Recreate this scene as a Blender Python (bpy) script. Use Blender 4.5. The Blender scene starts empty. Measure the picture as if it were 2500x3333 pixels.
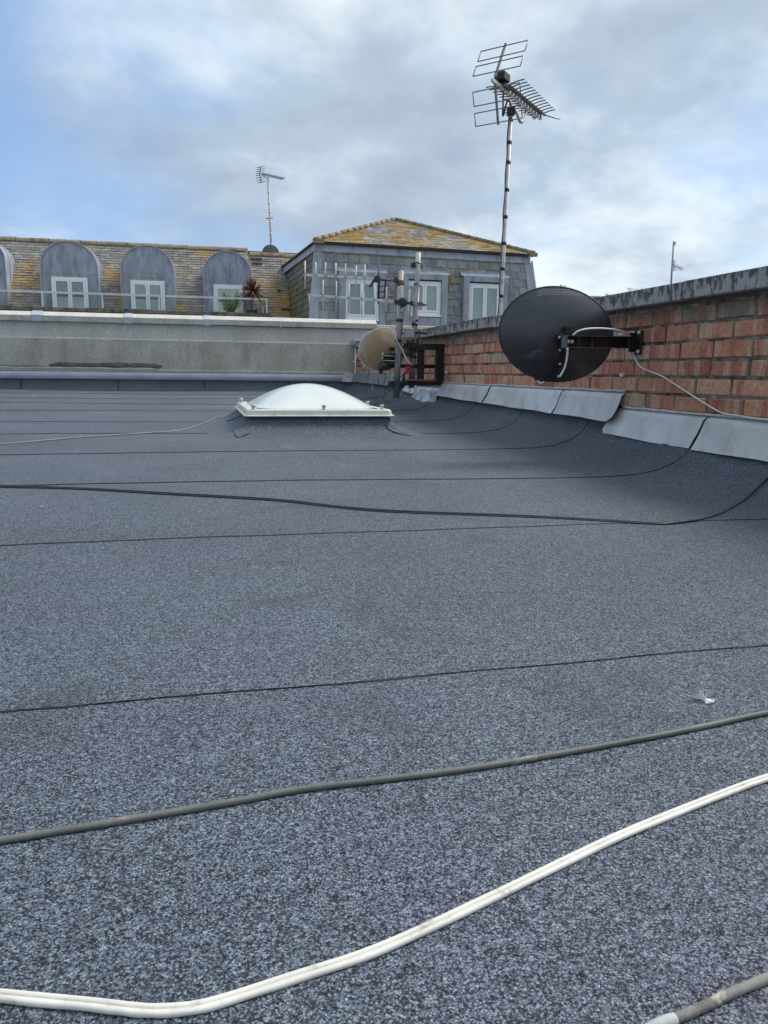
import bpy, math, random
from mathutils import Vector, Matrix
random.seed(7)
D = bpy.data; sc = bpy.context.scene; COL = sc.collection
R = math.radians

# ------------------------------------------------------------------ camera
FPX = 2500.0; CX, CY = 1250.0, 1666.5
CAMH = 0.46; HEAD = R(13.5); ROLL = R(0.7); PITCH = math.atan((CY-1212)/FPX)
f0 = Vector((math.sin(HEAD), math.cos(HEAD), 0)); r0 = Vector((math.cos(HEAD), -math.sin(HEAD), 0)); zz = Vector((0, 0, 1))
cf = f0*math.cos(PITCH) - zz*math.sin(PITCH); u0 = f0*math.sin(PITCH) + zz*math.cos(PITCH)
cr = math.cos(ROLL)*r0 + math.sin(ROLL)*u0; cu = -math.sin(ROLL)*r0 + math.cos(ROLL)*u0
CAM = Vector((0, 0, CAMH))
cd = D.cameras.new('camera'); cam = D.objects.new('camera', cd); COL.objects.link(cam)
m = Matrix((cr, cu, -cf)).transposed().to_4x4(); m.translation = CAM; cam.matrix_world = m
cd.sensor_fit = 'VERTICAL'; cd.sensor_height = 36; cd.sensor_width = 27; cd.lens = 36*FPX/3333
cd.clip_start = 0.02; cd.clip_end = 6000
sc.camera = cam

# ------------------------------------------------------------------ sky, sun, exposure
SUN_EL, SUN_AZ = R(50), R(72)          # azimuth from +Y towards +X
w = D.worlds.new('World'); sc.world = w; w.use_nodes = True
nt = w.node_tree; nt.nodes.clear()
def N(nt, t, **k):
    n = nt.nodes.new(t)
    for a, b in k.items(): setattr(n, a, b)
    return n
def L(nt, a, b): nt.links.new(a, b)
def math_n(nt, op, a, b=None, c=None, clamp=False):
    n = N(nt, 'ShaderNodeMath', operation=op); n.use_clamp = clamp
    for i, v in enumerate((a, b, c)):
        if v is None: continue
        if isinstance(v, (int, float)): n.inputs[i].default_value = v
        else: L(nt, v, n.inputs[i])
    return n.outputs[0]
def mix_n(nt, fac, a, b, blend='MIX'):
    n = N(nt, 'ShaderNodeMix', data_type='RGBA', blend_type=blend)
    for i, v in ((0, fac), (6, a), (7, b)):
        if isinstance(v, (int, float)): n.inputs[i].default_value = v
        elif isinstance(v, (tuple, list)): n.inputs[i].default_value = (*v[:3], 1)
        else: L(nt, v, n.inputs[i])
    return n.outputs[2]
def ramp_n(nt, fac, stops, interp='LINEAR'):
    n = N(nt, 'ShaderNodeValToRGB'); n.color_ramp.interpolation = interp
    e = n.color_ramp.elements
    while len(e) < len(stops): e.new(0.5)
    for i, (p, c) in enumerate(stops):
        e[i].position = p
        e[i].color = (*c, 1) if isinstance(c, (tuple, list)) else (c, c, c, 1)
    L(nt, fac, n.inputs[0]); return n.outputs[0]
def noise_n(nt, vec, scale, detail=4, rough=0.55, dist=0.0):
    n = N(nt, 'ShaderNodeTexNoise'); n.inputs['Scale'].default_value = scale
    n.inputs['Detail'].default_value = detail; n.inputs['Roughness'].default_value = rough
    n.inputs['Distortion'].default_value = dist
    L(nt, vec, n.inputs['Vector']); return n.outputs[0]
def map_n(nt, vec, scale=(1, 1, 1), loc=(0, 0, 0), rot=(0, 0, 0)):
    n = N(nt, 'ShaderNodeMapping'); n.inputs['Scale'].default_value = scale
    n.inputs['Location'].default_value = loc; n.inputs['Rotation'].default_value = rot
    L(nt, vec, n.inputs['Vector']); return n.outputs[0]

sky = N(nt, 'ShaderNodeTexSky', sky_type='NISHITA', sun_disc=False)
sky.sun_elevation = SUN_EL; sky.sun_rotation = SUN_AZ; sky.air_density = 1.0; sky.dust_density = 0.6; sky.ozone_density = 1.5
tc = N(nt, 'ShaderNodeTexCoord'); dirv = tc.outputs['Generated']
sep = N(nt, 'ShaderNodeSeparateXYZ'); L(nt, dirv, sep.inputs[0])
den = math_n(nt, 'ADD', math_n(nt, 'MAXIMUM', sep.outputs[2], 0.0), 0.36)
comb = N(nt, 'ShaderNodeCombineXYZ')
L(nt, math_n(nt, 'DIVIDE', sep.outputs[0], den), comb.inputs[0])
L(nt, math_n(nt, 'DIVIDE', sep.outputs[1], den), comb.inputs[1])
cp = comb.outputs[0]
def blob(v, lo, hi):
    """1 inside the cone round direction v, falling to 0"""
    dn = N(nt, 'ShaderNodeVectorMath', operation='DOT_PRODUCT'); L(nt, dirv, dn.inputs[0]); dn.inputs[1].default_value = Vector(v).normalized()
    mr = N(nt, 'ShaderNodeMapRange', interpolation_type='SMOOTHSTEP'); L(nt, dn.outputs['Value'], mr.inputs[0])
    mr.inputs[1].default_value = math.cos(R(lo)); mr.inputs[2].default_value = math.cos(R(hi)); return mr.outputs[0]
n1 = noise_n(nt, map_n(nt, cp, (1.0, 1.0, 1), (1.7, 4.3, 0)), 1.55, 8, 0.55, 0.2)
n2 = noise_n(nt, map_n(nt, cp, (1, 1, 1), (7.1, 2.2, 3)), 1.15, 6, 0.5, 0.2)
n3 = noise_n(nt, map_n(nt, cp, (1, 1, 1), (3.1, 9.2, 5)), 3.0, 7, 0.55, 0.1)
# openings of blue sky low on the left, and a paler break low on the right
bl = math_n(nt, 'ADD', math_n(nt, 'MULTIPLY', blob((-0.20, 0.97, 0.17), 24, 3), 0.27), math_n(nt, 'MULTIPLY', blob((-0.36, 0.88, 0.34), 15, 1), 0.27))
bl = math_n(nt, 'ADD', bl, math_n(nt, 'MULTIPLY', blob((-0.08, 0.80, 0.60), 9, 1), 0.20))
bl = math_n(nt, 'ADD', bl, math_n(nt, 'MULTIPLY', blob((0.52, 0.85, 0.10), 18, 2), 0.18))
cov = math_n(nt, 'SUBTRACT', math_n(nt, 'ADD', n1, 0.20), bl)
mask = ramp_n(nt, cov, [(0.30, 0.12), (0.62, 1.0)], 'EASE')
# cloud tone: grey undersides, white where thin and toward the sun
tone = math_n(nt, 'ADD', math_n(nt, 'MULTIPLY', n2, 0.50), math_n(nt, 'MULTIPLY', n3, 0.50))
tone = math_n(nt, 'ADD', tone, math_n(nt, 'MULTIPLY', blob((0.55, 0.70, 0.45), 30, 3), 0.02))
tone = math_n(nt, 'ADD', tone, math_n(nt, 'MULTIPLY', blob((0.27, 0.85, 0.46), 14, 2), 0.05))
ccol = ramp_n(nt, tone, [(0.39, (2.75, 3.4, 4.4)), (0.49, (3.6, 4.4, 5.3)), (0.58, (5.6, 6.35, 6.9)), (0.66, (7.2, 7.8, 8.1))])
blue = mix_n(nt, 0.60, sky.outputs[0], (2.1, 3.6, 6.6))
scol = mix_n(nt, mask, blue, ccol)
# the bright cloud round the hidden sun, behind and above the wall
scol = mix_n(nt, math_n(nt, 'MULTIPLY', blob((math.sin(SUN_AZ)*math.cos(SUN_EL), math.cos(SUN_AZ)*math.cos(SUN_EL), math.sin(SUN_EL)), 38, 4), 0.6), scol, (13, 13, 12.5))
bg = N(nt, 'ShaderNodeBackground'); L(nt, scol, bg.inputs[0]); bg.inputs[1].default_value = 0.1
wo = N(nt, 'ShaderNodeOutputWorld'); L(nt, bg.outputs[0], wo.inputs[0])

sd = D.lights.new('sun', 'SUN'); sd.energy = 2.0; sd.angle = R(22); sd.color = (1, 0.96, 0.9)
so = D.objects.new('sun', sd); COL.objects.link(so)
sdir = Vector((math.sin(SUN_AZ)*math.cos(SUN_EL), math.cos(SUN_AZ)*math.cos(SUN_EL), math.sin(SUN_EL)))
so.rotation_euler = sdir.to_track_quat('Z', 'Y').to_euler(); so.location = (20, 10, 30)
sc.view_settings.view_transform = 'Standard'; sc.view_settings.look = 'None'
sc.view_settings.exposure = 0.50; sc.view_settings.gamma = 1

# ------------------------------------------------------------------ where a measured sight line meets a plane of the place
def ray(x, y): return cf + cr*((x-CX)/FPX) - cu*((y-CY)/FPX)
def onY(x, y, Y): d = ray(x, y); return CAM + d*(Y/d.y)
def onX(x, y, X): d = ray(x, y); return CAM + d*(X/d.x)
def onZ(x, y, Z): d = ray(x, y); return CAM + d*((Z-CAMH)/d.z)
def onPl(x, y, p0, n):
    d = ray(x, y); n = Vector(n); return CAM + d*((Vector(p0)-CAM).dot(n)/d.dot(n))
WX = 2.05            # felt face of the brick wall
PROF = [(1.62, 0), (1.74, .004), (1.84, .016), (1.92, .040), (1.98, .075), (2.015, .115), (2.035, .155), (2.04, .19), (2.042, .205)]
def fil(x):
    if x <= PROF[0][0]: return 0.0
    for (a, za), (b, zb) in zip(PROF, PROF[1:]):
        if x <= b: return za + (zb-za)*(x-a)/(b-a)
    return PROF[-1][1]
def sway(x, y): return 0.004*math.sin(1.7*x+0.6*y)+0.003*math.sin(2.9*y+1.1*x+1)
def roofz(x, y): return 0.02*y + fil(x) + sway(x, y)*min(1, max(0, (1.9-x)*3))
def onR(x, y, up=0.0):
    d = ray(x, y); t = 0.2; prev = t
    while t < 15:
        p = CAM + d*t
        if p.z < roofz(p.x, p.y)+up:
            a, b = prev, t
            for _ in range(24):
                mtt = (a+b)/2; p = CAM+d*mtt
                if p.z < roofz(p.x, p.y)+up: b = mtt
                else: a = mtt
            return CAM + d*b
        prev = t; t += 0.01
    return CAM + d*t

# ------------------------------------------------------------------ objects
def tag(o, label=None, cat=None, group=None, kind=None):
    if label: o['label'] = label
    if cat: o['category'] = cat
    if group: o['group'] = group
    if kind: o['kind'] = kind
    return o
ORG = {}
def thing(name, label, cat, loc, group=None):
    o = D.objects.new(name, None); COL.objects.link(o); o.location = loc; o.empty_display_size = 0.05
    ORG[o.name] = Vector(loc); return tag(o, label, cat, group)
class MB:
    def __init__(s): s.v = []; s.f = []; s.mi = []; s.sm = []; s.col = []; s.uv = []
    def face(s, idx, mi=0, sm=False, col=(0.5, 0.5, 0.5, 1), uv=None):
        s.f.append(tuple(idx)); s.mi.append(mi); s.sm.append(sm); s.col.append(col); s.uv.append(uv)
    def poly(s, pts, mi=0, sm=False, col=(0.5, 0.5, 0.5, 1), uv=None):
        n = len(s.v); s.v += [Vector(p) for p in pts]; s.face(range(n, n+len(pts)), mi, sm, col, uv)
    def box(s, a, b, mi=0, col=(0.5, 0.5, 0.5, 1)):
        (x0, y0, z0), (x1, y1, z1) = a, b
        n = len(s.v)
        s.v += [Vector(p) for p in ((x0,y0,z0),(x1,y0,z0),(x1,y1,z0),(x0,y1,z0),(x0,y0,z1),(x1,y0,z1),(x1,y1,z1),(x0,y1,z1))]
        for q in ((3,2,1,0),(4,5,6,7),(0,1,5,4),(1,2,6,5),(2,3,7,6),(3,0,4,7)): s.face([n+i for i in q], mi, False, col)
    def obox(s, c, ax, ay, az, mi=0, col=(0.5, 0.5, 0.5, 1)):
        """box from centre and three half-extent vectors"""
        c = Vector(c); ax = Vector(ax); ay = Vector(ay); az = Vector(az); n = len(s.v)
        for k in (-1, 1):
            for (i, j) in ((-1,-1),(1,-1),(1,1),(-1,1)): s.v.append(c+ax*i+ay*j+az*k)
        for q in ((3,2,1,0),(4,5,6,7),(0,1,5,4),(1,2,6,5),(2,3,7,6),(3,0,4,7)): s.face([n+i for i in q], mi, False, col)
    def bar(s, p, q, wd, th, up=(0, 0, 1), mi=0):
        p = Vector(p); q = Vector(q); d = (q-p); l = d.length; d.normalize()
        sd_ = d.cross(Vector(up))
        if sd_.length < 1e-5: sd_ = d.cross(Vector((1, 0, 0)))
        sd_.normalize(); u_ = sd_.cross(d)
        s.obox((p+q)/2, d*l/2, sd_*wd/2, u_*th/2, mi)
    def tube(s, pts, r, seg=8, mi=0, caps=True, rr=None):
        pts = [Vector(p) for p in pts]; n0 = len(s.v); k = len(pts)
        prev = None
        for i, p in enumerate(pts):
            t = (pts[min(i+1, k-1)]-pts[max(i-1, 0)]).normalized()
            if prev is None:
                a = t.cross(Vector((0, 0, 1)))
                if a.length < 0.05: a = t.cross(Vector((1, 0, 0)))
            else: a = prev - t*prev.dot(t)
            a.normalize(); prev = a; b = t.cross(a)
            rad = rr[i] if rr else r
            for j in range(seg):
                an = 2*math.pi*j/seg; s.v.append(p+(a*math.cos(an)+b*math.sin(an))*rad)
        for i in range(k-1):
            for j in range(seg):
                j2 = (j+1) % seg
                s.face((n0+i*seg+j, n0+(i+1)*seg+j, n0+(i+1)*seg+j2, n0+i*seg+j2), mi, True)
        if caps:
            s.face([n0+j for j in range(seg)], mi); s.face([n0+(k-1)*seg+j for j in reversed(range(seg))], mi)
    def lathe(s, o, ax, prof, seg=16, mi=0):
        """prof: (radius, distance along ax)"""
        ax = Vector(ax).normalized(); a = ax.cross(Vector((0.3, 0.2, 1))); a.normalize(); b = ax.cross(a); n0 = len(s.v); o = Vector(o)
        for (r_, h_) in prof:
            for j in range(seg):
                an = 2*math.pi*j/seg; s.v.append(o+ax*h_+(a*math.cos(an)+b*math.sin(an))*r_)
        for i in range(len(prof)-1):
            for j in range(seg):
                j2 = (j+1) % seg; s.face((n0+i*seg+j, n0+i*seg+j2, n0+(i+1)*seg+j2, n0+(i+1)*seg+j), mi, True)
        s.face([n0+j for j in reversed(range(seg))], mi); s.face([n0+(len(prof)-1)*seg+j for j in range(seg)], mi)
    def grid(s, rows, mi=0, sm=True, close=False, flip=False):
        n0 = len(s.v); nc = len(rows[0])
        for r_ in rows: s.v += [Vector(p) for p in r_]
        for i in range(len(rows)-1):
            for j in range(nc if close else nc-1):
                j2 = (j+1) % nc; q = (n0+i*nc+j, n0+i*nc+j2, n0+(i+1)*nc+j2, n0+(i+1)*nc+j)
                s.face(q[::-1] if flip else q, mi, sm)
    def build(s, name, mats, parent=None, bevel=0.0, smooth=None):
        if not isinstance(mats, (list, tuple)): mats = [mats]
        off = Vector((0, 0, 0)); p = parent
        while p is not None: off += p.location; p = p.parent
        me = D.meshes.new(name); me.from_pydata([tuple(v-off) for v in s.v], [], s.f)
        for m_ in mats: me.materials.append(m_)
        me.polygons.foreach_set('material_index', s.mi)
        me.polygons.foreach_set('use_smooth', s.sm)
        ca = me.color_attributes.new('rnd', 'FLOAT_COLOR', 'CORNER')
        cols = []
        for f_, c in zip(s.f, s.col): cols += list(c)*len(f_)
        ca.data.foreach_set('color', cols)
        if any(u is not None for u in s.uv):
            ul = me.uv_layers.new(name='UVMap'); us = []
            for f_, u in zip(s.f, s.uv):
                for i in range(len(f_)): us += list(u[i]) if u else [0, 0]
            ul.data.foreach_set('uv', us)
        me.update()
        o = D.objects.new(name, me); COL.objects.link(o)
        if parent: o.parent = parent
        if bevel:
            b = o.modifiers.new('bevel', 'BEVEL'); b.width = bevel; b.segments = 2; b.limit_method = 'ANGLE'; b.angle_limit = R(35)
        return o
def spline(pts, n=8):
    """Catmull-Rom through the points"""
    pts = [Vector(p) for p in pts]; out = []
    P_ = [pts[0]*2-pts[1]]+pts+[pts[-1]*2-pts[-2]]
    for i in range(1, len(P_)-2):
        a, b, c, d = P_[i-1:i+3]
        for k in range(n):
            t = k/n; out.append(0.5*((2*b)+(c-a)*t+(2*a-5*b+4*c-d)*t*t+(3*b-a-3*c+d)*t**3))
    out.append(pts[-1]); return out

# ------------------------------------------------------------------ materials
def mat(name, color=(0.5, 0.5, 0.5), rough=0.6, metal=0.0, spec=0.5):
    m_ = D.materials.new(name); m_.use_nodes = True; b = m_.node_tree.nodes['Principled BSDF']
    b.inputs['Base Color'].default_value = (*color, 1); b.inputs['Roughness'].default_value = rough
    b.inputs['Metallic'].default_value = metal; b.inputs['Specular IOR Level'].default_value = spec
    return m_
def parts(m_): return m_.node_tree, m_.node_tree.nodes['Principled BSDF'], N(m_.node_tree, 'ShaderNodeTexCoord')
def bump(nt_, b, h, strength=0.3, dist=0.01):
    n = N(nt_, 'ShaderNodeBump'); n.inputs['Strength'].default_value = strength; n.inputs['Distance'].default_value = dist
    L(nt_, h, n.inputs['Height']); L(nt_, n.outputs[0], b.inputs['Normal'])
def mottled(name, c1, c2, scale, rough=0.6, metal=0.0, bmp=0.0, stretch=(1, 1, 1), c3=None, sc3=1.0, lo=0.35, hi=0.65, lo3=0.5, hi3=0.65, bdist=0.004, detail=6):
    m_ = mat(name, c1, rough, metal); nt_, b, t = parts(m_)
    v = map_n(nt_, t.outputs['Object'], stretch)
    n = noise_n(nt_, v, scale, detail, 0.6)
    c = mix_n(nt_, ramp_n(nt_, n, [(lo, 0), (hi, 1)]), c1, c2)
    if c3:
        k = noise_n(nt_, map_n(nt_, t.outputs['Object'], stretch, (5, 3, 1)), sc3, 6, 0.65)
        c = mix_n(nt_, ramp_n(nt_, k, [(lo3, 0), (hi3, 1)]), c, c3)
    L(nt_, c, b.inputs['Base Color'])
    if bmp: bump(nt_, b, n, bmp, bdist)
    return m_

# mineral felt
def felt_material():
    m_ = mat('mineral_felt', rough=0.78, spec=0.35); nt_, b, t = parts(m_); oc = t.outputs['Object']
    jit = N(nt_, 'ShaderNodeTexNoise'); jit.inputs['Scale'].default_value = 260; L(nt_, oc, jit.inputs['Vector'])
    sv = N(nt_, 'ShaderNodeVectorMath', operation='MULTIPLY_ADD'); L(nt_, jit.outputs['Color'], sv.inputs[0]); sv.inputs[1].default_value = (.0018,)*3; L(nt_, oc, sv.inputs[2])
    vo = N(nt_, 'ShaderNodeTexVoronoi'); vo.inputs['Scale'].default_value = 600; L(nt_, sv.outputs[0], vo.inputs['Vector'])
    s2 = N(nt_, 'ShaderNodeSeparateXYZ'); L(nt_, vo.outputs['Color'], s2.inputs[0])
    vo2 = N(nt_, 'ShaderNodeTexVoronoi'); vo2.inputs['Scale'].default_value = 330; L(nt_, sv.outputs[0], vo2.inputs['Vector'])
    s3 = N(nt_, 'ShaderNodeSeparateXYZ'); L(nt_, vo2.outputs['Color'], s3.inputs[0])
    clump = noise_n(nt_, oc, 95, 5, 0.7)
    g = math_n(nt_, 'ADD', math_n(nt_, 'MULTIPLY', s2.outputs[0], 0.55), math_n(nt_, 'ADD', math_n(nt_, 'MULTIPLY', s3.outputs[0], 0.22), math_n(nt_, 'MULTIPLY', clump, 0.36)))
    g = math_n(nt_, 'SUBTRACT', g, math_n(nt_, 'MULTIPLY', ramp_n(nt_, vo.outputs['Distance'], [(0.30, 0), (0.75, 1)]), 0.24))
    c = ramp_n(nt_, g, [(0.20, (.004, .006, .013)), (0.38, (.036, .045, .064)), (0.54, (.088, .106, .136)), (0.72, (.150, .175, .212)), (0.95, (.32, .355, .40))])
    big = noise_n(nt_, oc, 1.1, 5, 0.6); pur = noise_n(nt_, map_n(nt_, oc, (1, 1, 1), (4, 8, 0)), 2.3, 5, 0.62)
    c = mix_n(nt_, ramp_n(nt_, pur, [(0.50, 0), (0.70, 0.6)]), c, mix_n(nt_, 1.0, c, (1.14, .95, 1.05), 'MULTIPLY'))
    c = mix_n(nt_, 1.0, c, ramp_n(nt_, big, [(0.3, .98), (0.7, 1.36)]), 'MULTIPLY')
    # worn, darker smudges
    wr = noise_n(nt_, map_n(nt_, oc, (1, 1, 1), (1, 2, 0)), 4.3, 3, 0.5)
    c = mix_n(nt_, ramp_n(nt_, wr, [(0.60, 0), (0.74, 0.38)]), c, (.030, .034, .044))
    sc_ = noise_n(nt_, map_n(nt_, oc, (1, 1, 1), (8, 3, 2)), 5.5, 7, 0.75)
    c = mix_n(nt_, ramp_n(nt_, sc_, [(0.63, 0), (0.74, 0.42)]), c, (.24, .26, .29))
    L(nt_, c, b.inputs['Base Color'])
    h = math_n(nt_, 'ADD', s2.outputs[1], math_n(nt_, 'MULTIPLY', clump, 0.7))
    bump(nt_, b, h, 0.55, 0.0010)
    return m_
M = {}
M['felt'] = felt_material()
M['bitumen'] = mottled('bitumen', (.003, .0035, .005), (.010, .011, .014), 60, 0.75, bmp=0.5)

def brick_material():
    m_ = mat('brick', rough=0.85, spec=0.25); nt_, b, t = parts(m_); oc = t.outputs['Object']
    at = N(nt_, 'ShaderNodeAttribute', attribute_name='rnd'); s_ = N(nt_, 'ShaderNodeSeparateXYZ'); L(nt_, at.outputs['Color'], s_.inputs[0])
    base = ramp_n(nt_, s_.outputs[0], [(0.0, (.48, .175, .115)), (0.22, (.54, .25, .165)), (0.4, (.34, .135, .10)), (0.55, (.58, .34, .225)), (0.70, (.50, .20, .13)), (0.84, (.54, .40, .27)), (0.97, (.24, .19, .15))])
    # kiss marks: upright bands across each brick
    off = N(nt_, 'ShaderNodeCombineXYZ'); L(nt_, math_n(nt_, 'MULTIPLY', s_.outputs[1], 37.0), off.inputs[0]); L(nt_, math_n(nt_, 'MULTIPLY', s_.outputs[2], 11.0), off.inputs[2])
    av = N(nt_, 'ShaderNodeVectorMath', operation='ADD'); L(nt_, oc, av.inputs[0]); L(nt_, off.outputs[0], av.inputs[1])
    band = noise_n(nt_, map_n(nt_, av.outputs[0], (0.3, 1, 0.10)), 15, 1, 0.4, 0.15)
    fine = noise_n(nt_, oc, 70, 5, 0.65)
    c = mix_n(nt_, ramp_n(nt_, band, [(0.55, 0), (0.60, 0.65)]), base, (.52, .38, .28))
    c = mix_n(nt_, ramp_n(nt_, band, [(0.37, 0.6), (0.42, 0)]), c, (.33, .115, .085))
    c = mix_n(nt_, 1.0, c, ramp_n(nt_, fine, [(0.25, 0.55), (0.75, 1.28)]), 'MULTIPLY')
    smear = noise_n(nt_, map_n(nt_, oc, (1, 1, 1), (3, 1, 7)), 9, 6, 0.7)
    c = mix_n(nt_, ramp_n(nt_, smear, [(0.57, 0), (0.68, 0.75)]), c, (.38, .33, .275))
    # darker olive tone toward the coping
    sz = N(nt_, 'ShaderNodeSeparateXYZ'); L(nt_, oc, sz.inputs[0])
    gz = N(nt_, 'ShaderNodeMapRange'); L(nt_, math_n(nt_, 'ADD', sz.outputs[2], math_n(nt_, 'MULTIPLY', smear, 0.16)), gz.inputs[0]); gz.inputs[1].default_value = 0.745; gz.inputs[2].default_value = 0.86
    c = mix_n(nt_, math_n(nt_, 'MULTIPLY', gz.outputs[0], 0.85), c, (.075, .072, .055))
    L(nt_, c, b.inputs['Base Color']); bump(nt_, b, fine, 0.6, 0.004); return m_
M['brick'] = brick_material()
M['mortar'] = mottled('mortar', (.11, .10, .085), (.28, .25, .21), 26, 0.95, bmp=0.9, c3=(.045, .042, .036), sc3=7, lo3=0.46, hi3=0.6)
def coping_material():
    m_ = mat('coping_stone', rough=0.85, spec=0.25); nt_, b, t = parts(m_); oc = t.outputs['Object']
    n = noise_n(nt_, map_n(nt_, oc, (1, 1, .45)), 26, 8, 0.72); n2_ = noise_n(nt_, oc, 5, 5, 0.6); n3_ = noise_n(nt_, oc, 90, 3, 0.6)
    sz = N(nt_, 'ShaderNodeSeparateXYZ'); L(nt_, oc, sz.inputs[0])
    gz = N(nt_, 'ShaderNodeMapRange'); L(nt_, sz.outputs[2], gz.inputs[0]); gz.inputs[1].default_value = 0.775; gz.inputs[2].default_value = 0.86
    drip = math_n(nt_, 'ADD', n, math_n(nt_, 'MULTIPLY', gz.outputs[0], 0.13))
    c = mix_n(nt_, ramp_n(nt_, n3_, [(0.3, 0), (0.7, 1)]), (.27, .275, .28), (.39, .395, .40))
    c = mix_n(nt_, ramp_n(nt_, drip, [(0.545, 0), (0.61, 0.85)]), c, (.045, .05, .052))
    c = mix_n(nt_, ramp_n(nt_, n2_, [(0.56, 0), (0.68, 0.30)]), c, (.12, .13, .07))
    L(nt_, c, b.inputs['Base Color']); bump(nt_, b, n, 0.5, 0.004); return m_
M['coping'] = coping_material()
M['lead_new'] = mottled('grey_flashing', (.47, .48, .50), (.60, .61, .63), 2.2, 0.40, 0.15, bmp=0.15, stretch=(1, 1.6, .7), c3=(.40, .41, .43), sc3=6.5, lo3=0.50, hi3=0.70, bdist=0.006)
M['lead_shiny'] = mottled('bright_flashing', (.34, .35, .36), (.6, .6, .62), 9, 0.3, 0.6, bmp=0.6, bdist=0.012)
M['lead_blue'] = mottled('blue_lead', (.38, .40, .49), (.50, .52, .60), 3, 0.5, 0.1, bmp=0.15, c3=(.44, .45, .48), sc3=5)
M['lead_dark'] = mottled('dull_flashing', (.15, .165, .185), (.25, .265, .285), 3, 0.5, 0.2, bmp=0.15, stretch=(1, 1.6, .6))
M['mortar_bead'] = mottled('sealant', (.35, .36, .38), (.6, .6, .6), 30, 0.6, bmp=0.4)

def concrete(name, a, b_, dark, sc_=3.0, amt=0.9):
    m_ = mat(name, rough=0.9, spec=0.2); nt_, b, t = parts(m_); oc = t.outputs['Object']
    n = noise_n(nt_, map_n(nt_, oc, (1, 1, 1)), sc_, 8, 0.68); n2_ = noise_n(nt_, oc, 34, 6, 0.7); n3_ = noise_n(nt_, map_n(nt_, oc, (1, 1, .25), (2, 4, 4)), 6, 6, 0.65)
    c = mix_n(nt_, ramp_n(nt_, n, [(0.38, 0), (0.62, 1)]), a, b_)
    c = mix_n(nt_, 1.0, c, ramp_n(nt_, n2_, [(0.25, 0.68), (0.75, 1.25)]), 'MULTIPLY')
    c = mix_n(nt_, ramp_n(nt_, n3_, [(0.52, 0), (0.72, amt)]), c, dark)
    L(nt_, c, b.inputs['Base Color']); bump(nt_, b, n2_, 0.5, 0.006); return m_
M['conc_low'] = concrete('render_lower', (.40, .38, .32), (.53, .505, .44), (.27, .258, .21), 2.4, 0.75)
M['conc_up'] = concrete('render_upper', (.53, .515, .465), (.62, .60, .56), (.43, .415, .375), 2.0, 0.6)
M['conc_cap'] = concrete('cap_render', (.44, .42, .375), (.56, .54, .49), (.30, .29, .25), 4.0, 0.6)
M['conc_pale'] = concrete('cap_pale', (.58, .56, .51), (.66, .63, .58), (.47, .45, .41), 5.0, 0.4)
M['black_patch'] = mottled('tar_patch', (.075, .075, .068), (.15, .148, .135), 14, 0.8, bmp=0.5)
M['white_patch'] = mottled('pale_slurry', (.48, .48, .46), (.34, .33, .30), 7, 0.8, bmp=0.3)
M['cream'] = mottled('cream_paint', (.62, .53, .38), (.70, .62, .47), 4, 0.7)

def slate_material(name, c1, c2, c3, lich, zlo, zhi, lo=0.56, hi=0.66, scale=1.1, moss=None, dark=.5):
    m_ = mat(name, rough=0.62, spec=0.4); nt_, b, t = parts(m_); oc = t.outputs['Object']
    at = N(nt_, 'ShaderNodeAttribute', attribute_name='rnd'); s_ = N(nt_, 'ShaderNodeSeparateXYZ'); L(nt_, at.outputs['Color'], s_.inputs[0])
    c = ramp_n(nt_, s_.outputs[0], [(0.0, c1), (0.5, c2), (1.0, c3)])
    fine = noise_n(nt_, oc, 9, 6, 0.7); stain = noise_n(nt_, map_n(nt_, oc, (2.2, 1, .5)), 2.0, 6, 0.65)
    c = mix_n(nt_, 1.0, c, ramp_n(nt_, fine, [(0.25, 0.72), (0.75, 1.22)]), 'MULTIPLY')
    c = mix_n(nt_, ramp_n(nt_, stain, [(0.52, 0), (0.72, dark)]), c, (.05, .052, .05))
    if moss:
        mo = noise_n(nt_, map_n(nt_, oc, (1, 1, 1), (9, 1, 2)), 0.9, 6, 0.65)
        c = mix_n(nt_, ramp_n(nt_, mo, [(0.40, 0), (0.58, 0.9)]), c, moss)
    big = noise_n(nt_, map_n(nt_, oc, (1, 1, 1), (3, 7, 1)), scale, 3, 0.5); sm_ = noise_n(nt_, map_n(nt_, oc, (1, 1, 1.4)), 5.5, 6, 0.75)
    sz = N(nt_, 'ShaderNodeSeparateXYZ'); L(nt_, oc, sz.inputs[0])
    gz = N(nt_, 'ShaderNodeMapRange'); L(nt_, sz.outputs[2], gz.inputs[0]); gz.inputs[1].default_value = zlo; gz.inputs[2].default_value = zhi; gz.inputs[3].default_value = -0.12; gz.inputs[4].default_value = 0.07
    k = math_n(nt_, 'ADD', math_n(nt_, 'ADD', math_n(nt_, 'MULTIPLY', big, 0.5), math_n(nt_, 'MULTIPLY', sm_, 0.5)), gz.outputs[0])
    hue = noise_n(nt_, oc, 7, 3, 0.6)
    lc = mix_n(nt_, hue, lich, (lich[0]*0.62, lich[1]*0.66, lich[2]*0.9))
    c = mix_n(nt_, ramp_n(nt_, k, [(lo, 0), (hi, 0.92)]), c, lc)
    L(nt_, c, b.inputs['Base Color']); bump(nt_, b, fine, 0.4, 0.01); return m_
ORN = (.50, .30, .06)
M['slate_wing'] = slate_material('slate_weathered', (.19, .18, .165), (.25, .235, .21), (.33, .315, .285), ORN, 2.2, 4.6, 0.56, 0.64)
M['slate_front'] = slate_material('slate_blue', (.21, .225, .25), (.29, .305, .33), (.37, .385, .41), (.36, .26, .08), 2.0, 3.8, 0.645, 0.70, 0.8, dark=.35)
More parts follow.
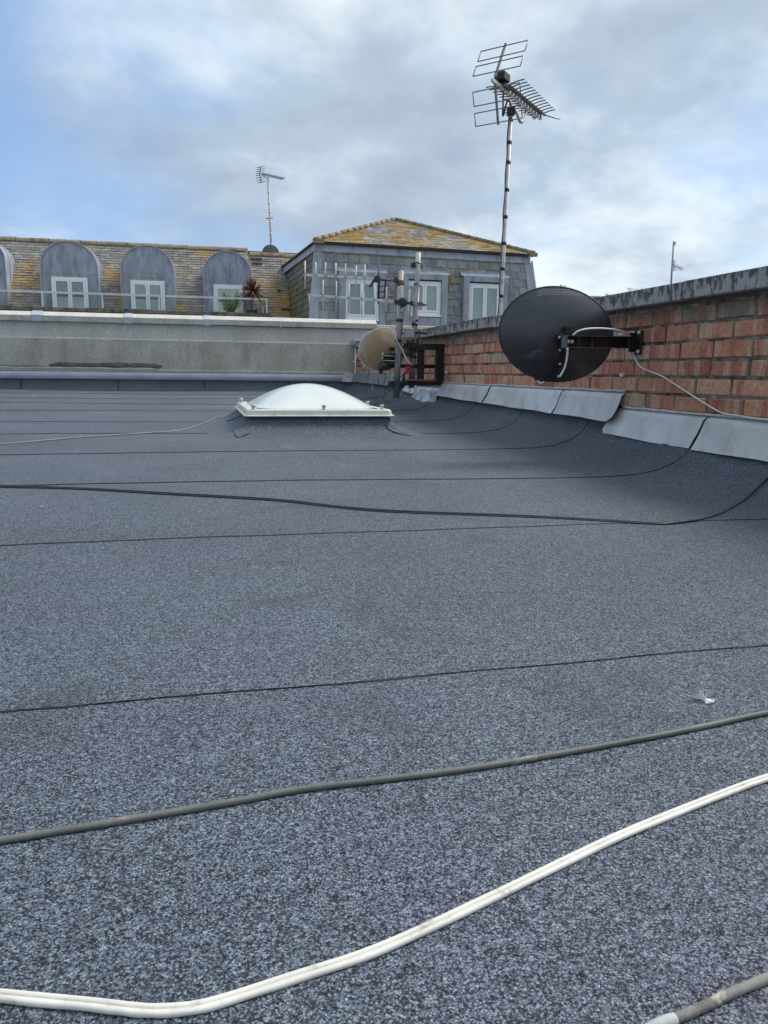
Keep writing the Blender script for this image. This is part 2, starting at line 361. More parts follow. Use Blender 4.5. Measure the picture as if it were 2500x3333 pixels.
M['slate_side'] = slate_material('slate_mossy', (.10, .105, .10), (.16, .165, .16), (.21, .21, .20), (.20, .15, .04), 2.0, 3.8, 0.56, 0.66, 0.8, moss=(.10, .10, .05))
M['slate_hip'] = slate_material('slate_lichened', (.30, .30, .30), (.38, .375, .36), (.45, .44, .42), (.50, .30, .05), 3.4, 4.4, 0.525, 0.60, 1.6, dark=.2)
M['ridge_tile'] = mottled('ridge_tile', (.22, .17, .11), (.31, .25, .17), 6, 0.85, bmp=0.4, c3=(.12, .10, .07), sc3=4)
M['lead_old'] = mottled('old_lead', (.26, .285, .345), (.39, .425, .49), 2.6, 0.55, 0.15, bmp=0.2, stretch=(2, 1, .6), c3=(.19, .215, .28), sc3=3.4, lo3=0.50, hi3=0.66)
M['lead_pale'] = mottled('pale_lead', (.34, .38, .45), (.44, .47, .53), 3.0, 0.55, 0.1, bmp=0.2, stretch=(2, 1, .6), c3=(.24, .27, .33), sc3=4)
M['upvc'] = mottled('white_upvc', (.88, .89, .90), (.82, .84, .86), 4, 0.35)
M['curtain'] = mottled('net_curtain', (.74, .80, .76), (.62, .70, .67), 5, 0.9, stretch=(6, 1, .3))
M['room'] = mat('room_dark', (.16, .19, .22), 0.9)
def glass():
    m_ = D.materials.new('window_glass'); m_.use_nodes = True; nt_ = m_.node_tree; nt_.nodes.clear()
    g = N(nt_, 'ShaderNodeBsdfGlossy'); g.inputs['Roughness'].default_value = 0.03; g.inputs['Color'].default_value = (.85, .95, .93, 1)
    tr = N(nt_, 'ShaderNodeBsdfTransparent'); tr.inputs['Color'].default_value = (.82, .92, .90, 1)
    mx = N(nt_, 'ShaderNodeMixShader'); fr = N(nt_, 'ShaderNodeFresnel'); fr.inputs[0].default_value = 1.9
    L(nt_, math_n(nt_, 'ADD', fr.outputs[0], 0.14), mx.inputs[0]); L(nt_, tr.outputs[0], mx.inputs[1]); L(nt_, g.outputs[0], mx.inputs[2])
    o = N(nt_, 'ShaderNodeOutputMaterial'); L(nt_, mx.outputs[0], o.inputs[0]); return m_
M['glass'] = glass()
M['rail'] = mottled('rail_paint', (.62, .64, .64), (.72, .74, .74), 3, 0.4)
M['stone_moss'] = mottled('mossy_stone', (.15, .14, .115), (.25, .235, .20), 3, 0.9, bmp=0.6, c3=(.07, .075, .045), sc3=4)
M['brick_far'] = mottled('red_brickwork', (.22, .07, .05), (.32, .12, .08), 5, 0.9, c3=(.10, .06, .05), sc3=3)
M['render_far'] = mottled('painted_render', (.55, .52, .45), (.62, .58, .5), 1, 0.9)
M['galv'] = mottled('galvanised', (.36, .36, .37), (.52, .52, .53), 30, 0.42, 0.7, bmp=0.1)
M['alu'] = mottled('aluminium', (.42, .41, .40), (.52, .51, .50), 12, 0.55, 0.25, c3=(.30, .27, .24), sc3=9)
M['alu_dark'] = mottled('weathered_aluminium', (.14, .145, .155), (.24, .245, .26), 20, 0.5, 0.5)
M['alu_white'] = mottled('oxidised_aluminium', (.52, .52, .50), (.66, .66, .64), 14, 0.6, 0.1)
M['scaf'] = mottled('weathered_pole', (.40, .38, .35), (.52, .50, .47), 9, 0.55, 0.3, stretch=(1, 1, .5), c3=(.13, .10, .08), sc3=5, lo3=0.50, hi3=0.62)
M['pole_grey'] = mottled('grey_pole', (.12, .12, .125), (.21, .21, .215), 9, 0.6, 0.2, stretch=(1, 1, .5), c3=(.08, .06, .05), sc3=5)
M['black_plastic'] = mottled('black_plastic', (.012, .013, .015), (.03, .032, .036), 30, 0.4)
M['black_steel'] = mottled('black_steel', (.010, .010, .012), (.028, .022, .018), 9, 0.5, 0.3, bmp=0.2, c3=(.055, .028, .016), sc3=7, lo3=0.56, hi3=0.68)
M['highlight_steel'] = mottled('highlight_black_steel', (.05, .055, .06), (.13, .14, .15), 30, 0.4, 0.4)  # paler worn edges; the colour paints in the dish arm's edge highlights
M['rust'] = mottled('rusty_steel', (.16, .06, .035), (.30, .15, .10), 30, 0.85, 0.2)
M['tape'] = mat('black_tape', (.02, .02, .022), 0.5)
M['white_cable'] = mottled('white_cable', (.72, .70, .64), (.60, .585, .53), 30, 0.5, c3=(.40, .38, .32), sc3=70, lo3=0.58, hi3=0.72, bmp=.2, bdist=.001)
M['white_wire'] = mat('white_wire', (.66, .66, .63), 0.45)
M['grey_cable'] = mottled('grey_cable', (.075, .082, .088), (.15, .15, .135), 9, 0.6, bmp=0.5, c3=(.30, .28, .22), sc3=26, lo3=0.62, hi3=0.70)
M['grey_wire'] = mottled('grey_wire', (.16, .165, .18), (.24, .245, .26), 14, 0.55)
M['black_cable'] = mottled('black_cable', (.016, .02, .022), (.035, .042, .042), 30, 0.35)
M['brown_cable'] = mottled('brown_cable', (.13, .125, .115), (.24, .23, .205), 26, 0.8, bmp=0.8, c3=(.42, .40, .35), sc3=44, lo3=0.58, hi3=0.66)
M['dirty_white'] = mottled('white_sealant', (.50, .51, .53), (.33, .33, .34), 40, 0.7, bmp=0.5)
M['frame_gel'] = mottled('skylight_frame', (.66, .66, .59), (.55, .555, .48), 7, 0.4, c3=(.38, .40, .32), sc3=16, lo3=0.58, hi3=0.70)
M['bolt_cap'] = mottled('bolt_cap', (.60, .60, .60), (.42, .42, .43), 60, 0.4, 0.2)
M['red'] = mat('red_plastic', (.58, .02, .025), 0.4)
M['grey_box'] = mottled('grey_plastic', (.20, .225, .24), (.28, .30, .315), 9, 0.5)
M['panel_grey'] = mottled('grey_panel', (.30, .32, .35), (.38, .40, .43), 9, 0.5)
M['distant'] = mottled('distant_metal', (.26, .28, .30), (.34, .36, .38), 3, 0.5, 0.3)
M['ground'] = mottled('town_ground', (.10, .10, .095), (.16, .15, .14), 0.05, 0.9)
def dome_material():
    m_ = mat('milky_dome', (.66, .69, .66), 0.32, 0, 0.5); nt_, b, t = parts(m_)
    n = noise_n(nt_, t.outputs['Object'], 7, 6, 0.65); n2_ = noise_n(nt_, map_n(nt_, t.outputs['Object'], (1, 1, 1), (2, 2, 2)), 60, 4, 0.6)
    c = mix_n(nt_, ramp_n(nt_, n, [(0.35, 0), (0.65, 1)]), (.68, .72, .69), (.62, .66, .635))
    c = mix_n(nt_, ramp_n(nt_, n2_, [(0.66, 0), (0.76, 0.4)]), c, (.50, .54, .46))
    L(nt_, c, b.inputs['Base Color']); L(nt_, ramp_n(nt_, n, [(0.3, 0.2), (0.7, 0.36)]), b.inputs['Roughness'])
    b.inputs['Coat Weight'].default_value = 0.4; b.inputs['Coat Roughness'].default_value = 0.1
    return m_
M['dome'] = dome_material()
def mesh_dish_material():
    m_ = mat('perforated_black', (.009, .013, .022), 0.34, 0.0, 0.7); nt_, b, t = parts(m_)
    b.inputs['Coat Weight'].default_value = 0.3; b.inputs['Coat Roughness'].default_value = 0.30
    s_ = N(nt_, 'ShaderNodeSeparateXYZ'); L(nt_, t.outputs['Object'], s_.inputs[0]); k = 2*math.pi/0.0076
    # hexagonal array of holes: sum of three cosines at 60 degrees
    x, z = s_.outputs[0], s_.outputs[2]
    def cosw(ax, az):
        return math_n(nt_, 'COSINE', math_n(nt_, 'MULTIPLY', math_n(nt_, 'ADD', math_n(nt_, 'MULTIPLY', x, ax), math_n(nt_, 'MULTIPLY', z, az)), k))
    sm_ = math_n(nt_, 'ADD', cosw(0, 1.0), math_n(nt_, 'ADD', cosw(0.866, 0.5), cosw(0.866, -0.5)))
    hole = ramp_n(nt_, math_n(nt_, 'DIVIDE', sm_, 3.0), [(0.66, 0), (0.82, 0.5)])
    tr = N(nt_, 'ShaderNodeBsdfTransparent'); mx = N(nt_, 'ShaderNodeMixShader')
    L(nt_, hole, mx.inputs[0]); L(nt_, b.outputs[0], mx.inputs[1]); L(nt_, tr.outputs[0], mx.inputs[2])
    L(nt_, mx.outputs[0], nt_.nodes['Material Output'].inputs[0]); return m_
M['mesh_dish'] = mesh_dish_material()
M['tan_dish'] = mottled('weathered_dish', (.33, .30, .26), (.42, .40, .36), 4, 0.7, stretch=(1, 1, 1.6), c3=(.33, .215, .12), sc3=4.2, lo3=0.46, hi3=0.60)
M['leaf_red'] = mottled('red_leaf', (.10, .022, .02), (.17, .05, .03), 3, 0.5)
M['leaf_green'] = mottled('green_leaf', (.16, .26, .07), (.25, .36, .13), 3, 0.6)
M['bark'] = mottled('bark', (.13, .10, .07), (.2, .16, .12), 9, 0.9)
M['pot'] = mottled('dark_pot', (.05, .045, .04), (.09, .08, .07), 5, 0.8)
M['feather'] = mottled('feather_down', (.72, .72, .72), (.60, .60, .62), 40, 0.9)
M['flue'] = mat('flue', (.02, .02, .022), 0.6)

# ================================================================== the setting
g = MB(); g.poly([(-2500, -600, -12), (2500, -600, -12), (2500, 4000, -12), (-2500, 4000, -12)])
tag(g.build('ground', M['ground']), kind='structure')

# felt roof: sheets about 0.93 m apart lapped toward the camera, dressed up the brick wall
LAPS = [-1.75, -0.85, 0.08, 1.02, 1.95, 2.825, 3.74, 4.61, 5.47, 6.50, 7.45, 8.33, 9.22, 10.17]
XS = []
x = -9.0
while x < 1.6: XS.append(x); x += 0.02 if x > -2.52 else 0.25
XS += [1.62, 1.68, 1.74, 1.79, 1.84, 1.88, 1.92, 1.95, 1.98, 2.0, 2.015, 2.027, 2.035, 2.0375, 2.04, 2.042]
ph = [random.uniform(0, 6.28) for _ in range(40)]
def lapY(k, x):
    if k in (0, len(LAPS)-1): return LAPS[k]
    a = ph[k]; b = ph[k+15]
    return LAPS[k] + 0.010*math.sin(1.3*x+a) + 0.005*math.sin(4.1*x+b) + 0.002*math.sin(17*x+a*b) + (0.03*max(0, x-1.8)/0.24 if x > 1.8 else 0)
def rz(x, y): return roofz(x, y)
roof = MB()
for k in range(len(LAPS)-1):
    rows = []; NY = 8
    for j in range(NY+1):
        t = j/NY; row = []
        for x in XS:
            y = lapY(k, x)*(1-t)+lapY(k+1, x)*t + (0.012 if j == NY and k < len(LAPS)-2 else 0)
            lift = (.0019 if LAPS[k] < 2.5 else .0031)*(1-t)
            nx = -lift if x > 2.0 else 0
            row.append((x+nx, y, rz(x, y)+(lift if x <= 2.03 else 0)))
        rows.append(row)
    roof.grid(rows, 0, True)
    if k > 0:   # exposed edge of the upper sheet and the ooze of bitumen along it
        e0, e1, e2 = [], [], []; rr = random.Random(k*7); w_ = 0; XF_ = []
        XF_ = XS; TH = .0019 if LAPS[k] < 2.5 else .0031
        for i, x in enumerate(XF_):
            y = lapY(k, x); w_ = w_*.60+rr.uniform(-1, 1)*.0015
            wv = max(.0003 if y < 1.5 else (.0010 if y < 2.5 else .0022), 0.0013+0.0009*math.sin(1.9*x+ph[k])*math.sin(5.7*x+ph[k+3])+w_+(.0016 if y > 1.5 else 0)+(.0012 if y > 2.5 else 0))
            px_ = x-(TH if x > 2.0 else 0); wx = x-(0.0018 if x > 2.0 else 0)
            e0.append((px_, y+.0004, rz(x, y)+(TH+.0003 if x <= 2.03 else 0)))
            e1.append((wx, y-wv*0.5, rz(x, y)+0.0013)); e2.append((wx, y-wv, rz(x, y)+0.0005))
        roof.grid([e2, e1, e0], 1, False)
ro = roof.build('roof_deck', [M['felt'], M['bitumen']]); tag(ro, kind='structure')

# ================================================================== brick parapet wall on the right
BY0, BY1 = -2.2, 10.28
bw = thing('brick_wall', 'red brick parapet wall with grey coping stones running back along the right side of the roof', 'wall', (2.2, 4, 0))
core = MB(); core.box((WX+0.0065, BY0, -0.4), (2.30, BY1, 0.779)); core.build('mortar_bed', M['mortar'], bw)
bk = MB(); PCH = 0.0758; zc = 0.302 - 3*PCH
rnd = random.random
row_i = 0
while zc < 0.76:
    y = BY0 + (0.1125 if row_i % 2 else 0)+random.uniform(-.02, .02)
    while y < BY1-0.04:
        ln = 0.215 if rnd() > 0.12 else 0.102
        y1 = min(y+ln, BY1-0.004)
        h0 = zc+0.006+random.uniform(-.0015, .0015); h1 = zc+PCH-0.006+random.uniform(-.002, .002)
        x0 = WX+random.uniform(-.0025, .003)
        hue = rnd(); hue = hue*0.66 if rnd() < 0.60 else hue
        if zc > 0.66 and rnd() < 0.25: hue = 0.95
        c = (hue, rnd(), rnd(), 1)
        a = random.uniform(.003, .006); bx_ = WX+0.016
        j = [random.uniform(-.0028, .0028) for _ in range(8)]
        F = [(x0+j[0], y+a+j[4], h0+a), (x0+j[1], y1-a+j[5], h0+a+j[6]), (x0+j[2], y1-a+j[7], h1-a), (x0+j[3], y+a, h1-a+j[6])]
        O = [(x0+.005, y, h0), (x0+.005, y1, h0), (x0+.005, y1, h1), (x0+.005, y, h1)]
        B = [(bx_, p[1], p[2]) for p in O]
        n = len(bk.v); bk.v += [Vector(p) for p in F+O+B]
        bk.face((n, n+3, n+2, n+1), 0, False, c)
        for i in range(4):
            i2 = (i+1) % 4
            bk.face((n+i, n+i2, n+4+i2, n+4+i), 0, False, c); bk.face((n+4+i, n+4+i2, n+8+i2, n+8+i), 0, False, c)
        y = y1+random.uniform(.010, .016)
    zc += PCH; row_i += 1
bk.build('brickwork', M['brick'], bw)
# coping stones
cj = [BY0-0.03]
yy = 3.73 - 8*0.735
while yy < BY1: cj.append(yy) if yy > BY0+.2 else None; yy += 0.735
cj.append(BY1)
for a, b in zip(cj, cj[1:]):
    c = MB(); dz = random.uniform(-.003, .003); dx = random.uniform(-.003, .003)
    c.box((2.005+dx, a+.004, 0.780+dz), (2.36+dx, b-.004, 0.856+dz)); c.build('coping_stone', M['coping'], bw, bevel=0.006)
jm = MB()
for a in cj[1:-1]: jm.box((2.012, a-.0038, 0.785), (2.35, a+.0038, 0.850))
jm.build('coping_joint', M['mortar'], bw)
# the lead cap where the wall meets the far wall
c = MB(); c.box((1.985, 10.06, 0.80), (2.10, 10.285, 0.875)); c.build('end_cap', M['lead_old'], bw, bevel=0.01)
# stepped flashings (y near, y far, top z, bottom z at near/far end)
def flash(y0, y1, zt, zb0, zb1, m_, slant0=0.0, slant1=0.0, round0=0, round1=0, crump=0.0, off=0.0, xo=0.0, xt=0.0):
    """zb0 at the near end, zb1 at the far end; slants shift the lower corners"""
    f = MB(); NYf = 28; NZ = 7; rows = []
    for j in range(NZ+1):
        v = j/NZ; row = []
        for i in range(NYf+1):
            u = i/NYf
            ya = y0+slant0*v; yb = y1+slant1*v
            r0_ = round0*(1-math.sqrt(max(0, 1-max(0, (v-0.6)/0.4)**2))) if round0 else 0
            r1_ = round1*(1-math.sqrt(max(0, 1-max(0, (v-0.6)/0.4)**2))) if round1 else 0
            y = (ya+r0_)*(1-u)+(yb-r1_)*u
            zb = zb0*(1-u)+zb1*u
            z = zt*(1-v)+zb*v
            prof = 0.015+xt+off + 0.045*v**1.3 + 0.004*math.sin(7*y+3*v)*v+0.0025*math.sin(23*y+5*v)*v
            prof += .0018*math.sin(13*y+y0*5+2*v)*v*v+.0018*math.sin(41*y+6*v)*v; z += .0022*math.sin(9*y+y0*3)*v*v
            prof += crump*(0.5+0.5*math.sin(9*y+4*v))*v + crump*0.5*math.sin(31*y-7*v)*v
            if j == 0: prof = -0.012
            row.append((WX-prof-xo, y, z+(0.004 if j == 0 else 0)))
        rows.append(row)
    f.grid(rows, 0, True)
    back = [[(p[0]+0.0035, p[1], p[2]) for p in r_] for r_ in rows]
    f.grid(back, 0, True, flip=True)
    f.grid([rows[-1], back[-1]], 0, False); 
    for s_ in (0, -1): f.grid([[r_[s_] for r_ in rows], [r_[s_] for r_ in back]], 0, False)
    return f.build('flashing', m_, bw)
XF = WX-0.05
zA = lambda px, py: onX(px, py, XF).z
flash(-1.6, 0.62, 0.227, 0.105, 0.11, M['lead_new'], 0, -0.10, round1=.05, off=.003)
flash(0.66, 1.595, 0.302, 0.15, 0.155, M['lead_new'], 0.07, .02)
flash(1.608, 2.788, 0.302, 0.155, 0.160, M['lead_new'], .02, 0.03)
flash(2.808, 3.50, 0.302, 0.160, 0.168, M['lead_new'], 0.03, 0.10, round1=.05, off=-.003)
flash(3.46, 4.100, 0.380, 0.232, 0.238, M['lead_new'], 0.0, 0.03, round0=.06, off=.004)
flash(4.121, 5.238, 0.380, 0.238, 0.252, M['lead_new'], 0.03, 0.03, off=.0005)
flash(5.263, 6.42, 0.380, 0.250, 0.270, M['lead_new'], 0.03, 0.0, off=.003)
fl = flash(6.43, 7.12, 0.335, 0.188, 0.222, M['lead_shiny'], -.02, 0.06, round0=.05, round1=.07, crump=.010, xo=.012, xt=.004); fl['label'] = 'bright bent flashing sheet hanging lower than the rest'
flash(7.16, 7.55, 0.350, 0.262, 0.28, M['lead_shiny'], 0.0, 0.05, round0=.05, round1=.05, crump=.006)
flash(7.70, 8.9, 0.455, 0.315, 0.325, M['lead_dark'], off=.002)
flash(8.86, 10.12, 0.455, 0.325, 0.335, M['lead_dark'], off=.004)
# sealant line along the tops of the flashings
sl = MB()
for (a, b, z) in ((0.66, 3.50, .304), (3.46, 6.42, .382), (7.7, 10.1, .457), (-1.6, .62, .229)):
    pts = []; y = a
    while y < b: pts.append((WX-0.006, y, z+random.uniform(-.002, .002))); y += .05
    sl.tube(pts, .006, 6)
sl.build('sealant_line', M['mortar_bead'], bw)

# ================================================================== far rendered wall
FY = 10.30
cw = thing('concrete_wall', 'weathered grey rendered parapet wall with pale capping across the far end of the roof', 'wall', (-2, FY+.15, 0))
prof_low = [(0, -12), (0, .818), (.035, .842)]
def strip(mb, x0, x1, prof, mi=0, nx=1):
    """prof: (y, z) outline swept along X"""
    rows = []
    for (y, z) in prof: rows.append([(x0+(x1-x0)*i/nx, y, z) for i in range(nx+1)])
    mb.grid(rows, mi, False)
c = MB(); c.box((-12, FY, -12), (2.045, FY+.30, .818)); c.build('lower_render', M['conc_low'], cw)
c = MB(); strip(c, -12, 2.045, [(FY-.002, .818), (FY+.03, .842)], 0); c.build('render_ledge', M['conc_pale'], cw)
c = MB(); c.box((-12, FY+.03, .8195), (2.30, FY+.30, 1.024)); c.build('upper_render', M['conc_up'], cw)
cap_j = [-12, -7.1, -4.6, -1.92, -.90, .115, 1.06, 2.34]
cap_j = [-12, -9.4, -6.9, -4.35, -1.88, -.83, .125, 1.06, 2.34]
for a, b in zip(cap_j, cap_j[1:]):
    c = MB(); dz = random.uniform(-.004, .004)
    pr = [(FY-.035, 1.0255+dz), (FY-.035, 1.092+dz), (FY+.055, 1.143+dz), (FY+.33, 1.150+dz), (FY+.33, 1.0255+dz)]
    n = len(c.v)
    for xx in (a+.003, b-.003): c.v += [Vector((xx, p[0], p[1])) for p in pr]
    for i in range(5):
        i2 = (i+1) % 5; c.face((n+i, n+5+i, n+5+i2, n+i2), 1 if i == 1 or i == 2 else 0)
    c.face((n+0, n+1, n+2, n+3, n+4)); c.face((n+9, n+8, n+7, n+6, n+5))
    c.build('capping', [M['conc_cap'], M['conc_pale']], cw, bevel=.004)
for a, wd in ((-1.88, .12), (-.83, .09), (.125, .075), (1.06, .03)):
    c = MB(); pr = [(FY-.040, 1.021), (FY-.040, 1.095), (FY+.053, 1.150), (FY+.30, 1.156)]
    strip(c, a-wd/2, a+wd/2, pr); pr2 = [(y+.004, z-.003) for y, z in pr]; strip(c, a+wd/2, a-wd/2, pr2)
    c.build('joint_patch', M['lead_blue'], cw)
# rough mortar line, tar patch and slurry above the flashing
def ragged(x0, x1, z0, z1, amp, m_, name, y=FY-.004, n=60, th=.006, seed=1):
    rr = random.Random(seed); c = MB(); top = []; bot = []
    a = b = 0
    for i in range(n+1):
        xx = x0+(x1-x0)*i/n; a = a*.7+rr.uniform(-amp, amp)*.5; b = b*.7+rr.uniform(-amp, amp)*.5
        e = min(1, min(i, n-i)/2.5)
        top.append((xx, y, (z0+z1)/2+((z1-z0)/2+a)*(e*.7+.3))); bot.append((xx, y-th*.3, (z0+z1)/2-((z1-z0)/2+b)*(e*.7+.3)))
    tb = [(p[0], FY+.002, p[2]+.003) for p in top]; bb = [(p[0], FY+.002, p[2]-.003) for p in bot]
    c.grid([bb, bot, top, tb], 0, True); return c.build(name, m_, cw)
ragged(-12, 2.0, .425, .462, .006, M['conc_low'], 'mortar_fillet', FY-.02, 220, .01, 3)
ragged(-12, 1.98, .418, .432, .005, M['black_patch'], 'painted_shadow_gap', FY-.022, 260, .006, 5)  # dark strip painted in as the shade between mortar fillet and flashing
ragged(-12, -1.72, .452, .486, .006, M['black_patch'], 'tar_line', FY-.010, 150, .006, 12)
ragged(-1.78, -.45, .470, .535, .010, M['black_patch'], 'tar_patch', FY-.012, 34, .006, 8)
ragged(-3.4, -.50, .448, .478, .008, M['white_patch'], 'slurry_patch', FY-.022, 60, .004, 9)
# lead flashing
fb = MB(); rows = []
XL = [-12+i*.08 for i in range(int(14.0/.08))]+[1.97]
for (yo, z, a) in ((-.003, .424, 0), (-.048, .421, .001), (-.055, .390, .002), (-.060, .334, .003)):
    rows.append([(xx, FY+yo-a*.4*math.sin(5*xx+z*9)-a*.2*math.sin(17*xx), z+a*.2*math.sin(3*xx)) for xx in XL])
rows.append([(p[0], p[1]+.005, p[2]-.001) for p in rows[-1]]); rows.append([(p[0], p[1]+.03, p[2]+.03) for p in rows[-1]])
fb.grid(rows, 0, True); fb.build('flashing', M['lead_blue'], cw)
c = MB(); c.poly([(1.86, FY-.062, .330), (2.03, FY-.075, .328), (2.045, FY-.06, .44), (1.93, FY-.05, .455), (1.87, FY-.05, .42)]); c.poly([(1.87, FY-.045, .42), (1.93, FY-.045, .455), (2.045, FY-.055, .44), (2.03, FY-.07, .328), (1.86, FY-.057, .330)])
c.build('flashing_corner', M['lead_shiny'], cw)
# felt upstand: vertical felt dressed up the wall, with vertical laps
up = MB(); rows = []
for (y, z) in ((10.14, .2035), (10.19, .215), (10.235, .245), (10.252, .29), (10.262, .36)):
    rows.append([(xx, y, z+.002*math.sin(4*xx)) for xx in XL+[2.03]])
up.grid(rows, 0, True)
for xx in (-3.2, -2.1, -.98, .07, 1.15):
    up.poly([(xx, 10.10, .207), (xx+.004, 10.10, .207), (xx+.004, 10.2495, .32), (xx, 10.2495, .32)], 1)
    pts = [(xx, 10.13, .208), (xx, 10.185, .218), (xx, 10.228, .25), (xx, 10.244, .29), (xx, 10.249, .345)]
    up.tube(pts, .004, 5, 1)
up.build('felt_upstand', [M['felt'], M['bitumen']], cw)

# cream capping of the next wall beyond
a = onY(1215, 1057, 11.2); b = onY(1215, 1068, 11.2)
cb = thing('cream_parapet', 'low cream painted parapet showing behind the pale capping and the two poles', 'wall', (3.6, 11.3, 0))
c = MB(); c.box((2.42, 11.2, b.z), (7.5, 11.5, a.z)); c.build('capping', M['cream'], cb, bevel=.01)
c = MB(); c.box((2.42, 11.24, -12), (7.5, 11.46, b.z-.002)); c.build('render', M['render_far'], cb)

# ================================================================== slated houses
def slates(mb, BL, BR, TR, TL, gauge, width, lift=.012, seed=1, holes=()):
    rr = random.Random(seed); BL, BR, TR, TL = map(Vector, (BL, BR, TR, TL))
    nrm = (BR-BL).cross(TL-BL).normalized()
    H_ = ((TL+TR)/2-(BL+BR)/2).length; nrow = max(1, int(round(H_/gauge)))
    Wd = (BR-BL).normalized()
    mb.poly([BL-nrm*.01, BR-nrm*.01, TR-nrm*.01, TL-nrm*.01], 0, False, (0, 0, 0, 1))
    for i in range(nrow):
        t0 = i/nrow; t1 = min(1, (i+1.0)/nrow)
        A0 = BL.lerp(TL, t0); B0 = BR.lerp(TR, t0); A1 = BL.lerp(TL, t1); B1 = BR.lerp(TR, t1)
        L0 = (B0-A0).length; n = max(1, int(round(L0/width))); off = (0.5 if i % 2 else 0)+rr.uniform(-.12, .12)
        edges = [0]+[(k+off)/n for k in range(0, n+1) if 0.08/n < (k+off)/n < 1-.08/n]+[1]
        for s0, s1 in zip(edges, edges[1:]):
            g_ = .006/L0 if L0 > 0 else 0
            s0_, s1_ = s0+g_, s1-g_
            if s1_ <= s0_: continue
            lf = lift*rr.uniform(.7, 1.5); dr = rr.uniform(-.008, .006)
            up_ = (A1-A0).normalized()
            p0 = A0.lerp(B0, s0_)+nrm*lf+up_*dr; p1 = A0.lerp(B0, s1_)+nrm*lf+up_*dr
            p2 = A1.lerp(B1, s1_)+nrm*.001; p3 = A1.lerp(B1, s0_)+nrm*.001
            c = (rr.random(), rr.random(), rr.random(), 1)
            n_ = len(mb.v); mb.v += [p0, p1, p2, p3, p0-nrm*lf*.95, p1-nrm*lf*.95, p2-nrm*.01, p3-nrm*.01]
            mb.face((n_, n_+1, n_+2, n_+3), 0, False, c); mb.face((n_+4, n_+5, n_+1, n_), 0, False, (0, 0, 0, 1))
            mb.face((n_, n_+3, n_+7, n_+4), 0, False, (0, 0, 0, 1)); mb.face((n_+1, n_+5, n_+6, n_+2), 0, False, (0, 0, 0, 1))
def window(parent, x0, x1, z0, z1, y, leafs=2, curtain='sides', seed=0, sill=True):
    """white plastic casement facing -Y"""
    fr = MB(); t = .065; dp = .06
    fr.box((x0, y, z0), (x0+t, y+dp, z1)); fr.box((x1-t, y, z0), (x1, y+dp, z1))
    fr.box((x0+t, y+.001, z1-t), (x1-t, y+dp, z1)); fr.box((x0+t, y+.001, z0), (x1-t, y+dp, z0+t))
    W_ = (x1-x0-2*t)/leafs; s_ = .05
    for k in range(leafs):
        a = x0+t+W_*k+.004; b = a+W_-.008
        fr.box((a, y-.012, z0+t+.004), (a+s_, y+.045, z1-t-.004)); fr.box((b-s_, y-.012, z0+t+.004), (b, y+.045, z1-t-.004))
        fr.box((a+s_, y-.011, z1-t-.004-s_), (b-s_, y+.045, z1-t-.004)); fr.box((a+s_, y-.011, z0+t+.004), (b-s_, y+.045, z0+t+.004+s_))
    if sill: fr.box((x0-.04, y-.05, z0-.05), (x1+.04, y+dp, z0-.002))
    fr.build('window_frame', M['upvc'], parent)
    gl = MB()
    for k in range(leafs):
        a = x0+t+W_*k+.004+s_; b = a+W_-.008-2*s_
        gl.poly([(a, y+.012, z0+t+s_), (b, y+.012, z0+t+s_), (b, y+.012, z1-t-s_), (a, y+.012, z1-t-s_)])
    gl.build('glass', M['glass'], parent)
    rm = MB(); rm.poly([(x0+t, y+.30, z0), (x1-t, y+.30, z0), (x1-t, y+.30, z1), (x0+t, y+.30, z1)]); rm.build('room_backing', M['room'], parent)
    if curtain:
        cu_ = MB(); rr = random.Random(seed); spans = [(x0+t, x0+t+(x1-x0)*.30), (x1-t-(x1-x0)*.26, x1-t)] if curtain == 'sides' else ([(x0+t, x1-t)] if curtain == 'full' else [(x0+t+.02, x1-t-.02)])
        for (a, b) in spans:
            n = 26; zt = z1-t if curtain != 'blind' else z1-t; zb = z0+t if curtain != 'blind' else z0+(z1-z0)*.32
            def row_(z, sq): return [(a+(b-a)*(i/n*sq+(1-sq)*(0 if a < (x0+x1)/2 else 1)), y+.10+(.018*math.sin(i*1.5) if curtain != 'blind' else 0), z) for i in range(n+1)]
            cu_.grid([row_(zb, .8 if curtain == 'sides' else 1), row_((zb+zt)/2, .7 if curtain == 'sides' else 1), row_(zt, 1)], 0, True)
        cu_.build('curtain', M['curtain'], parent)

# --- the long wing with barrel dormers
S0, SL = 24.3, 0.85                                    # wing slope: Y = S0 + SL*(z-2.3)
def slopeY(z): return S0+SL*(z-2.3)
def onS(x, y): return onPl(x, y, (0, S0, 2.3), (0, -1, SL))
wing = thing('mansard_house', 'long slate mansard house with arched lead dormers and orange lichen behind the far wall', 'house', (-2, 25, -12))
rA = onS(0, 772); rB = onS(803, 819); rC = onS(812, 824); rD = onS(965, 836)
ZR = (rA.z+rB.z)/2; ZR2 = (rC.z+rD.z)/2
XJ = (rB.x+rC.x)/2
zb_ = 1.5
s_ = MB()
slates(s_, (-12, slopeY(zb_), zb_), (XJ, slopeY(zb_), zb_), (XJ, slopeY(ZR), ZR), (-12, slopeY(ZR), ZR), .105, .27, .012, 3)
slates(s_, (XJ, slopeY(zb_), zb_), (3.15, slopeY(zb_), zb_), (3.15, slopeY(ZR2), ZR2), (XJ, slopeY(ZR2), ZR2), .105, .27, .012, 4)
s_.build('slate_roof', M['slate_wing'], wing)
